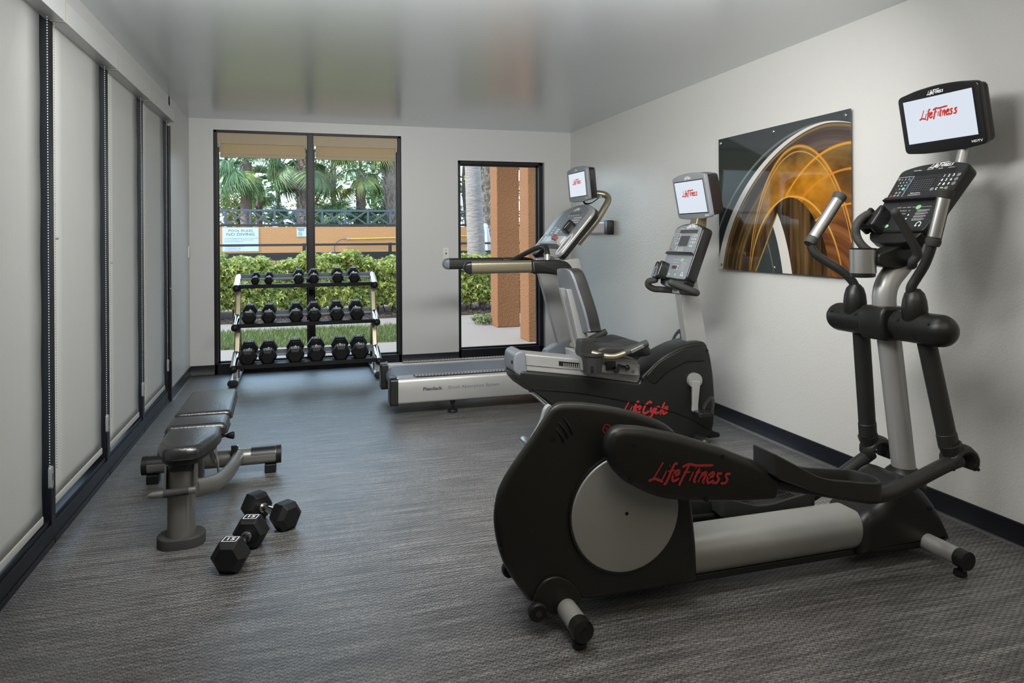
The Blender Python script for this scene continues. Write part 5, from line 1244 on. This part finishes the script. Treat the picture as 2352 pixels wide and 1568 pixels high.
for x in (1.58, 2.33):
    for y in (3.72, 4.08): MB().lathe([(0.008, 0.05), (0.008, 0.02), (0.022, 0.016), (0.022, 0.0)], (x, y, 0), 14).build('levelling_foot', 'rubber', t)
MB().prism(roundpoly([(2.38, 0.03), (2.51, 0.03), (2.51, 0.055), (2.42, 0.085)], 0.01), 3.83, 3.97, 'xz').build('toe_wheel_bracket', 'black', t)
# column, handlebars
cl = [V((2.318, 3.9, 0.60)), V((2.245, 3.9, 0.955)), V((2.232, 3.9, 1.02))]
MB().prism([(2.308, 0.60), (2.452, 0.60), (2.385, 0.985), (2.378, 1.05), (2.272, 1.05), (2.250, 0.975)], 3.865, 3.935, 'xz').build('column', 'silver', t, bevel=0.008)
MB().box((2.268, 3.9, 0.957), (0.05, 0.085, 0.045)).build('bar_clamp', 'silver', t, bevel=0.006)
MB().rtube(cr([(2.262, 3.895, 0.952), (2.270, 3.82, 0.950), (2.278, 3.73, 0.950), (2.262, 3.69, 0.955), (2.215, 3.682, 0.973), (2.13, 3.70, 1.006), (2.102, 3.705, 1.018)], 6), 0.0205, 16).build('handlebar', 'foam', t)
MB().rtube(cr([(2.262, 3.905, 0.952), (2.270, 3.98, 0.948), (2.278, 4.06, 0.945), (2.255, 4.11, 0.945), (2.21, 4.118, 0.950), (2.17, 4.115, 0.972), (2.165, 4.10, 1.000), (2.19, 4.06, 1.012)], 6), 0.0205, 16).build('handlebar', 'foam', t)
MB().cyl((2.272, 3.852, 0.945), (2.272, 3.856, 0.945), 0.012, n=14).build('bolt', 'chrome', t)
tilt_console(t, (2.218, BY, 1.025), (0.139, 0, 0.35), 0.335, 0.330, 0.376, 0.075, 'midgrey', 'blackgloss', 'midgrey', 'lcdg', False)
MB().prism([(2.36, 1.33), (2.44, 1.33), (2.455, 1.48), (2.40, 1.48)], 3.86, 3.94, 'xz').build('tv_bracket', 'bronze', t, bevel=0.004)
monitor(t, (2.355, BY, 1.543), (-0.05, 0, 0.268), 0.385, 0.296, 0.105, (-0.004, 0.330, 0.200), 'midgrey', 0.085, 'blackgloss', 0.022)
# seat carriage, seat, backrest
cg = MB().prism([(1.55, 0.615), (1.91, 0.562), (1.925, 0.462), (1.68, 0.498), (1.56, 0.515)], 3.772, 4.028, 'xz').build('seat_carriage', 'silver', t, bevel=0.006)
MB().box((1.735, 3.763, 0.535), (0.062, 0.022, 0.050)).build('latch', 'blackgloss', cg, bevel=0.006)
MB().cyl((1.765, 3.752, 0.512), (1.765, 3.772, 0.512), 0.022).build('latch_wheel', 'chrome', cg)
MB().tube([(1.775, 3.755, 0.538), (1.82, 3.745, 0.525)], 0.009, 10).ell((1.833, 3.743, 0.522), (0.017, 0.014, 0.017)).build('latch_lever', 'blackgloss', cg)
MB().cyl((1.883, 3.768, 0.492), (1.883, 3.773, 0.492), 0.010).build('bolt', 'chrome', cg)
for sgn in (-1, 1):
    sp = [V((1.66, 0.60)), V((1.63, 0.640)), V((1.68, 0.662)), V((1.78, 0.655)), V((1.88, 0.672)), V((1.955, 0.650)), V((1.975, 0.600)), V((1.92, 0.585)), V((1.80, 0.595))]
    y0, y1 = sorted((BY + sgn * 0.004, BY + sgn * 0.195))
    MB().prism(cr([(p.x, p.y, 0) for p in sp], 4, True), y0, y1, 'xz', r0=0.022, r1=0.022).build('seat_cushion', 'seat', t)
MB().box((1.79, BY, 0.598), (0.30, 0.28, 0.02)).build('seat_pan', 'black', t)
for y, xo in ((3.852, 0.0), (3.962, 0.004)):
    pt = [(1.488 + xo, 0.985), (1.552 + xo, 0.985), (1.622 + xo, 0.70), (1.66 + xo, 0.60), (1.59 + xo, 0.60), (1.560 + xo, 0.69)]
    MB().prism([V(p) for p in pt], y - 0.020, y + 0.020, 'xz').build('back_post', 'silver', t, bevel=0.004)
    for z, x in ((0.955, 1.512), (0.80, 1.548)): MB().cyl((x + xo - 0.002, y, z), (x + xo - 0.012, y, z - 0.003), 0.007, n=12).build('bolt', 'chrome', t)
# backrest: rear shell and front cushion, wider at mid height
def back_loop(x_off, grow, r_=1):
    L = []
    rows = [(0.995 + 0.0, 1.100, 0.085), (1.0, 1.06, 0.128), (1.0, 0.98, 0.148), (1.0, 0.86, 0.170), (1.0, 0.77, 0.165), (1.0, 0.735, 0.135)]
    R_, Lf = [], []
    for _, z, hw_ in rows:
        x = 1.492 + (1.10 - z) * 0.265 + x_off
        R_.append((x, -(hw_ + grow), z)); Lf.append((x, hw_ + grow, z))
    return cr([V((p[0], BY + p[1], p[2])) for p in R_ + Lf[::-1]], 4, True)
bk = MB().loops([back_loop(-0.003, -0.012), back_loop(-0.001, -0.004), back_loop(0.004, 0.0), back_loop(0.012, 0.0)]).build('backrest_shell', 'greyplastic', t)
MB().loops([back_loop(0.012, -0.002), back_loop(0.060, 0.002), back_loop(0.082, -0.008), back_loop(0.092, -0.030), back_loop(0.094, -0.06)]).build('backrest_cushion', 'seat', t)
# side arms
an = MB().tube(cr([(1.60, 3.72, 0.625), (1.655, 3.675, 0.612), (1.71, 3.66, 0.608), (1.765, 3.655, 0.622), (1.82, 3.65, 0.645), (1.885, 3.645, 0.668)], 5), 0.0165, 14).build('side_arm', 'bronze', t)
g = MB().tube([(1.775, 3.655, 0.6245), (1.779, 3.655, 0.627), (1.90, 3.645, 0.6735), (1.912, 3.644, 0.678)], [0.0205, 0.0215, 0.0215, 0.019], 16).build('grip', 'foam', an)
d = V((1.90, 3.645, 0.6735)) - V((1.779, 3.655, 0.627))
MB().box((1.842, 3.6285, 0.650), (0.085, 0.006, 0.021), Matrix.Rotation(-math.atan2(d.z, d.x), 3, 'Y')).build('pulse_sensor', 'brushed', an, bevel=0.004)
af = MB().tube(cr([(1.62, 4.08, 0.62), (1.66, 4.12, 0.612), (1.72, 4.14, 0.617), (1.78, 4.145, 0.632)], 5), 0.0165, 14).build('side_arm', 'bronze', t)
MB().tube([(1.735, 4.142, 0.622), (1.742, 4.142, 0.624), (1.87, 4.15, 0.676), (1.882, 4.15, 0.681)], [0.0205, 0.0215, 0.0215, 0.019], 16).build('grip', 'foam', af)
ch = MB().lathe([(0.052, 0.0), (0.060, 0.095), (0.067, 0.098), (0.067, 0.112), (0.060, 0.114), (0.058, 0.10), (0.050, 0.01), (0.001, 0.008)], (1.585, 3.685, 0.522), 28).build('cup_holder', 'seat', t)
MB().prism(roundpoly([(1.525, 0.622), (1.535, 0.70), (1.60, 0.70), (1.64, 0.635), (1.66, 0.612), (1.54, 0.60)], 0.008), 3.72, 3.80, 'xz').build('cup_bracket', 'seat', ch, bevel=0.004)
rect(MB(), frame3((1.56, 3.6295, 0.55), (0, 0, 1), (1, 0, 0)), 0, 0, 0.014, 0.03, 0.0, 0.004).build('drain_slot', 'rubber', ch)
# cranks and pedals
for far in (0, 1):
    y = 3.772 if not far else 4.028
    hub = V((2.302, y, 0.410)); pd = V((2.285, y + (-0.012 if not far else 0.012), 0.235)) if not far else V((2.325, y + 0.012, 0.585))
    MB().cyl((hub.x, 3.795 if not far else 4.005, hub.z), (hub.x, y - 0.006 if not far else y + 0.006, hub.z), 0.046, n=32).build('crank_hub', 'silver', t)
    ck = MB()
    dd = (pd - hub).normalized(); sd = V((-dd.z, 0, dd.x))
    yo = -0.018 if not far else 0.018
    L = []
    for k, w_ in ((0.0, 0.028), (0.3, 0.024), (0.8, 0.019), (1.0, 0.021), (1.06, 0.014)):
        c = hub.lerp(pd, k) + V((0, yo * 0.5, 0)); L.append([c + sd * w_ + V((0, -0.009, 0)), c - sd * w_ + V((0, -0.009, 0)), c - sd * w_ + V((0, 0.009, 0)), c + sd * w_ + V((0, 0.009, 0))])
    ck.loops(L).build('crank_arm', 'silver', t, bevel=0.004)
    s_ = -1 if not far else 1
    pc = pd + V((0.02, s_ * 0.075, -0.005))
    pe = MB().prism(rrect(0.105, 0.085, 0.02, 4, pc.x, pc.y), pc.z - 0.012, pc.z + 0.012, 'xy', r0=0.004, r1=0.004).build('pedal', 'blackgloss', t)
    MB().cyl(pd, pd + V((0, s_ * 0.05, 0)), 0.008).build('pedal_axle', 'steel', pe)
    st = []
    for k in range(9): a = R(20 * k + 10); st.append(pc + V((0.02 + 0.035 * math.sin(a * 1.0) , -0.048 * math.cos(a), 0.085 * math.sin(a))))
    MB().tube(cr(st, 3), 0.012, 8, sq=(0.25, 1.3), up=(1, 0, 0)).build('strap', 'seat', pe)

# ---------------------------------------------------------------- dumbbell rack
t = thing('dumbbell_rack', (0.055, 6.8, 0), 'three-tier chrome and black dumbbell rack in front of the wide back window', 'dumbbell rack')
TIER = [((6.44, 0.165), (6.78, 0.255)), ((6.62, 0.500), (6.95, 0.595)), ((6.79, 0.838), (7.105, 0.930))]
XA, XB = -0.565, 0.675
for X_, s_ in ((XA, -1), (XB, 1)):
    ft = MB().prism(rrect(0.085, 0.052, 0.025, 5, X_ + 0.012 * s_, 0.034), 6.555, 7.14, 'xz', r0=0.004).build('foot', 'silver', t)
    for yy in (6.545, 7.15): MB().prism(rrect(0.090, 0.058, 0.028, 5, X_ + 0.012 * s_, 0.032), yy - 0.014, yy + 0.014, 'xz', r0=0.008, r1=0.008).build('end_cap', 'rubber', ft)
    MB().box((X_ + 0.008 * s_, 6.80, 0.004), (0.06, 0.5, 0.008)).build('foot_pad', 'rubber', ft)
    MB().bar((X_ - 0.006 * s_, 6.70, 0.05), (X_ - 0.006 * s_, 6.995, 0.92), 0.052, 0.036, (0, 1, 0)).build('upright', 'bronze', t, bevel=0.012)
    MB().box((X_ - 0.002 * s_, 6.70, 0.11), (0.044, 0.07, 0.12)).build('foot_plate', 'steel', t, bevel=0.003)
    MB().bar((X_ - 0.02 * s_, 7.06, 0.05), (X_ - 0.014 * s_, 6.90, 0.60), 0.022, 0.05, (0, 1, 0)).build('rear_brace', 'black', t, bevel=0.005)
    for (ya, za), (yb, zb) in TIER:
        d = (V((0, yb - ya, zb - za))).normalized(); a = V((X_, ya, za)); c = V((X_, yb, zb))
        tb = MB().cyl(a + d * 0.03, c, 0.031, n=20).build('shelf_bracket', 'chrome', t)
        MB().capsule(a - d * 0.008, a + d * 0.045, 0.033, 16).build('end_cap', 'rubber', tb)
for i, ((ya, za), (yb, zb)) in enumerate(TIER):
    d = V((0, yb - ya, zb - za)).normalized(); nn = V((0, -d.z, d.y))
    m = Matrix(((1, 0, 0), (0, d.y, -d.z), (0, d.z, d.y)))
    fa = V((0.055, ya, za)) + d * 0.085 - nn * 0.005; fb = V((0.055, yb, zb)) - d * 0.045 - nn * 0.0
    MB().box(fa, (XB - XA - 0.02, 0.10, 0.010), m).box(fa - d * 0.048 + nn * 0.014, (XB - XA - 0.02, 0.006, 0.036), m).build('front_shelf', 'black', t)
    MB().box(fb, (XB - XA - 0.02, 0.07, 0.010), m).box(fb + d * 0.036 + nn * 0.012, (XB - XA - 0.02, 0.006, 0.034), m).build('back_shelf', 'midgrey', t)

# ---------------------------------------------------------------- dumbbells
def dumbbell(W, L, plate):
    """hex dumbbell lying along local y; W across the points; flats up and down"""
    global ORG
    ORG = V((0, 0, 0))
    o = bpy.data.objects.new('dumbbell', None); COL.objects.link(o)
    hx = [(W / 2 * math.cos(R(60 * k)), W / 2 * math.sin(R(60 * k))) for k in range(6)]
    hl = L * 0.30; apo = W / 2 * math.cos(R(30))
    for s_ in (-1, 1):
        ya, yb = sorted((s_ * (L / 2 - hl), s_ * L / 2))
        c = hl * 0.22
        loops = []
        for y, k in ((ya, 0.80 if s_ > 0 else 0.66), (ya + c, 1), (yb - c, 1), (yb, 0.66 if s_ > 0 else 0.80)):
            loops.append([V((x * k, y, z * k)) for x, z in hx])
        hd = MB().loops(loops).build('head', 'rubber', o, bevel=W * 0.018, smooth=True)
        yc = (ya + yb) / 2
        fr = MB(); Mp = Matrix.Translation((0, yc, apo + 0.0006)) @ Matrix.Rotation(R(0), 4, 'Z')
        w_, h_ = W * 0.38, hl * 0.46
        for dx, dy, ww, hh in ((0, h_ / 2, w_, 0.0030), (0, -h_ / 2, w_, 0.0030), (w_ / 2, 0, 0.0030, h_), (-w_ / 2, 0, 0.0030, h_)): rect(fr, Mp, dx, dy, ww, hh, 0.0006, 0.0006)
        fr.text(plate, h_ * 0.80, Mp @ Matrix.Translation((0, -h_ * 0.0, 0.0007)), sx=1.1, bold=0.0004)
        fr.build('weight_plate', 'white', hd, flat=True)
    hr = min(0.0165, W * 0.14)
    n = 16; ys = [(-L / 2 + hl) + (L - 2 * hl) * k / n for k in range(n + 1)]
    MB().tube([(0, y, 0) for y in ys], [hr * (0.92 + 0.16 * math.sin(PI * k / n)) for k in range(n + 1)], 16).build('handle', 'chrome', o)
    for s_ in (-1, 1): MB().cyl((0, s_ * (L / 2 - hl - 0.008), 0), (0, s_ * (L / 2 - hl + 0.004), 0), hr * 1.35).build('collar', 'steel', o)
    return o
def place_db(proto, loc, rot, label, group, first):
    o = proto if first else copy_tree(proto)
    o.location = loc; o.rotation_euler = rot; tag(o, label, 'dumbbell', group); return o
ordn = ['first', 'second', 'third', 'fourth', 'fifth', 'sixth']
XS = [[-0.408, -0.290, -0.024, 0.114, 0.333, 0.488], [-0.451, -0.285, -0.048, 0.113, 0.315, 0.497], [-0.450, -0.286, -0.056, 0.127, 0.339, 0.509]]
SPEC = [[(0.079, 0.200, '5'), (0.099, 0.225, '8'), (0.110, 0.235, '10')], [(0.128, 0.265, '12'), (0.131, 0.272, '15'), (0.137, 0.280, '20')], [(0.156, 0.285, '25'), (0.160, 0.290, '30'), (0.163, 0.293, '35')]]
ROWN = ['top shelf of the rack', 'middle shelf of the rack', 'bottom shelf of the rack']
SIZE = [['very small', 'small', 'small'], ['medium', 'medium', 'medium'], ['large', 'large', 'large']]
for i, ((ya, za), (yb, zb)) in enumerate(TIER[::-1]):
    d = V((0, yb - ya, zb - za)).normalized(); nn = V((0, -d.z, d.y)); an = math.atan2(d.z, d.y)
    for j in range(6):
        W, L, pl = SPEC[i][j // 2]
        proto = dumbbell(W, L, pl) if j % 2 == 0 else proto
        c = V((XS[i][j], (ya + yb) / 2 + 0.016, 0)); c.z = za + (c.y - ya) * d.z / d.y
        c += nn * (W / 2 * math.cos(R(30)) + 0.0065)
        place_db(proto, c, (an, 0, 0), '%s black hex dumbbell, %s from the left on the %s' % (SIZE[i][j // 2], ordn[j], ROWN[i]), 'dumbbells on the rack', j % 2 == 0)
fd = dumbbell(0.140, 0.314, '15')
fd.location = (-0.239, 3.036, 0.0616); fd.rotation_euler = (0, 0, R(-16.3)); tag(fd, 'black hex dumbbell on the carpet showing number plates, the one nearer the camera', 'dumbbell', 'dumbbells on the floor')
f2 = copy_tree(fd); f2.location = (-0.139, 3.364, 0.0616); f2.rotation_euler = (0, R(180), R(38.8)); f2.scale = (0.96,) * 3; f2.location.z = 0.0592
tag(f2, 'black hex dumbbell on the carpet without visible plates, farther one lying crosswise', 'dumbbell', 'dumbbells on the floor')

# ---------------------------------------------------------------- weight bench
t = thing('weight_bench', (-0.47, 3.7, 0), 'flat black vinyl weight bench with three pads on a pewter metal frame', 'weight bench')
def pad(name, pts, z0, z1, r, rc):
    L = roundpoly([V(p) for p in pts], rc, 5)
    o = MB().prism(L, z0 + 0.022, z1, 'xy', r0=0.006, r1=r, n=5).build(name, 'vinyl', t, angle=60)
    MB().prism(offset(L, 0.012), z0, z0 + 0.024, 'xy', r0=0.006).build('base_board', 'black', o)
    rim = offset(L, -0.0008); rim = [V((p[0], p[1], z0 + 0.026)) for p in rim]; rim.append(rim[0])
    MB().tube(rim, 0.003, 6, cap=False).build('piping', 'rubber', o)
pad('seat_pad', [(-0.585, 3.24), (-0.535, 3.135), (-0.412, 3.135), (-0.350, 3.35), (-0.355, 3.475), (-0.585, 3.475)], 0.362, 0.438, 0.030, [0.06, 0.05, 0.05, 0.10, 0.02, 0.02])
pad('middle_pad', [(-0.603, 3.495), (-0.337, 3.495), (-0.337, 3.695), (-0.603, 3.695)], 0.365, 0.440, 0.028, 0.03)
pad('back_pad', [(-0.600, 3.735), (-0.336, 3.735), (-0.352, 4.285), (-0.590, 4.285)], 0.375, 0.442, 0.020, 0.03)
MB().prism(rrect(0.108, 0.125, 0.045, 6, -0.492, 3.255), 0.03, 0.33, 'xy').build('column', 'galv', t)
MB().prism(rrect(0.19, 0.15, 0.07, 6, -0.494, 3.258), 0.0, 0.046, 'xy', r1=0.010).build('foot', 'foam', t)
MB().prism(rrect(0.072, 0.036, 0.017, 5, -0.487, 0.348), 3.165, 3.21, 'xz', r0=0.008).build('hinge_cap', 'black', t)
MB().prism(rrect(0.092, 0.34, 0.02, 4, -0.485, 3.36), 0.325, 0.362, 'xy').build('seat_bracket', 'black', t)
for x in (-0.546, -0.428): MB().bar((x, 3.20, 0.24), (x, 3.22, 0.345), 0.008, 0.030, (0, 1, 0)).build('seat_plate', 'steel', t)
hb_ = MB().tube([(-0.606, 3.172, 0.243), (-0.590, 3.172, 0.244), (-0.55, 3.172, 0.245), (-0.425, 3.172, 0.250)], [0.006, 0.0135, 0.0145, 0.0145], 16).build('handle', 'galv', t)
MB().cyl((-0.548, 3.172, 0.245), (-0.452, 3.172, 0.249), 0.0165).build('grip', 'foam', hb_)
MB().bar((-0.515, 3.172, 0.243), (-0.515, 3.22, 0.24), 0.03, 0.02).build('handle_stem', 'galv', hb_)
MB().tube(cr([(-0.45, 3.27, 0.225), (-0.42, 3.34, 0.205), (-0.385, 3.43, 0.185), (-0.365, 3.55, 0.165), (-0.345, 3.80, 0.130), (-0.335, 4.08, 0.105)], 6), 0.040, 16, sq=(1.0, 0.72), up=(0, 0, 1)).build('spine_tube', 'galv', t)
MB().tube(cr([(-0.53, 3.27, 0.225), (-0.55, 3.43, 0.185), (-0.57, 3.80, 0.130), (-0.575, 4.08, 0.105)], 6), 0.034, 16, sq=(1.0, 0.72), up=(0, 0, 1)).build('spine_tube', 'galv', t)
rt = MB().cyl((-0.790, 4.118, 0.093), (-0.135, 4.118, 0.093), 0.046, n=28).build('rear_tube', 'galv', t)
MB().cyl((-0.36, 4.118, 0.093), (-0.328, 4.118, 0.093), 0.049, n=28).build('weld_collar', 'steel', rt)
for xa, xb in ((-0.812, -0.785), (-0.140, -0.113)): MB().cyl((xa, 4.118, 0.093), (xb, 4.118, 0.093), 0.049, n=28).build('end_cap', 'rubber', rt)
for xa, xb in ((-0.785, -0.66), (-0.270, -0.142)): MB().prism([(4.118 + 0.0485 * math.cos(R(a)), 0.093 + 0.0485 * math.sin(R(a))) for a in range(20, 161, 10)] + [(4.118 + 0.044 * math.cos(R(a)), 0.093 + 0.044 * math.sin(R(a))) for a in range(160, 19, -10)], xa, xb, 'yz').build('guard_plate', 'black', rt)
for x in (-0.76, -0.17): MB().box((x, 4.118, 0.024), (0.06, 0.07, 0.048)).build('rubber_foot', 'rubber', rt, bevel=0.006)
MB().box((-0.345, 4.11, 0.150), (0.02, 0.02, 0.022)).build('bolt', 'steel', rt)
MB().tube([(-0.43, 3.62, 0.345), (-0.43, 3.86, 0.15)], 0.016, 14).build('support_strut', 'chrome', t)
MB().bar((-0.385, 3.48, 0.37), (-0.375, 3.55, 0.17), 0.006, 0.035, (0, 1, 0)).build('adjust_plate', 'steel', t)
MB().box((-0.47, 3.86, 0.350), (0.06, 0.72, 0.045)).build('back_beam', 'galv', t, bevel=0.008)
MB().bar((-0.47, 3.52, 0.335), (-0.47, 3.60, 0.16), 0.05, 0.06, (0, 1, 0)).build('pivot_post', 'galv', t, bevel=0.006)
MB().lathe([(0.006, 0.0), (0.006, 0.035), (0.010, 0.040), (0.017, 0.062), (0.018, 0.070), (0.012, 0.074)], (-0.385, 3.60, 0.352), 18, Matrix.Rotation(R(90), 3, 'Y')).build('pull_knob', 'rubber', t)
MB().bar((-0.352, 4.05, 0.13), (-0.352, 4.05, 0.18), 0.03, 0.022).build('stop_block', 'black', t)
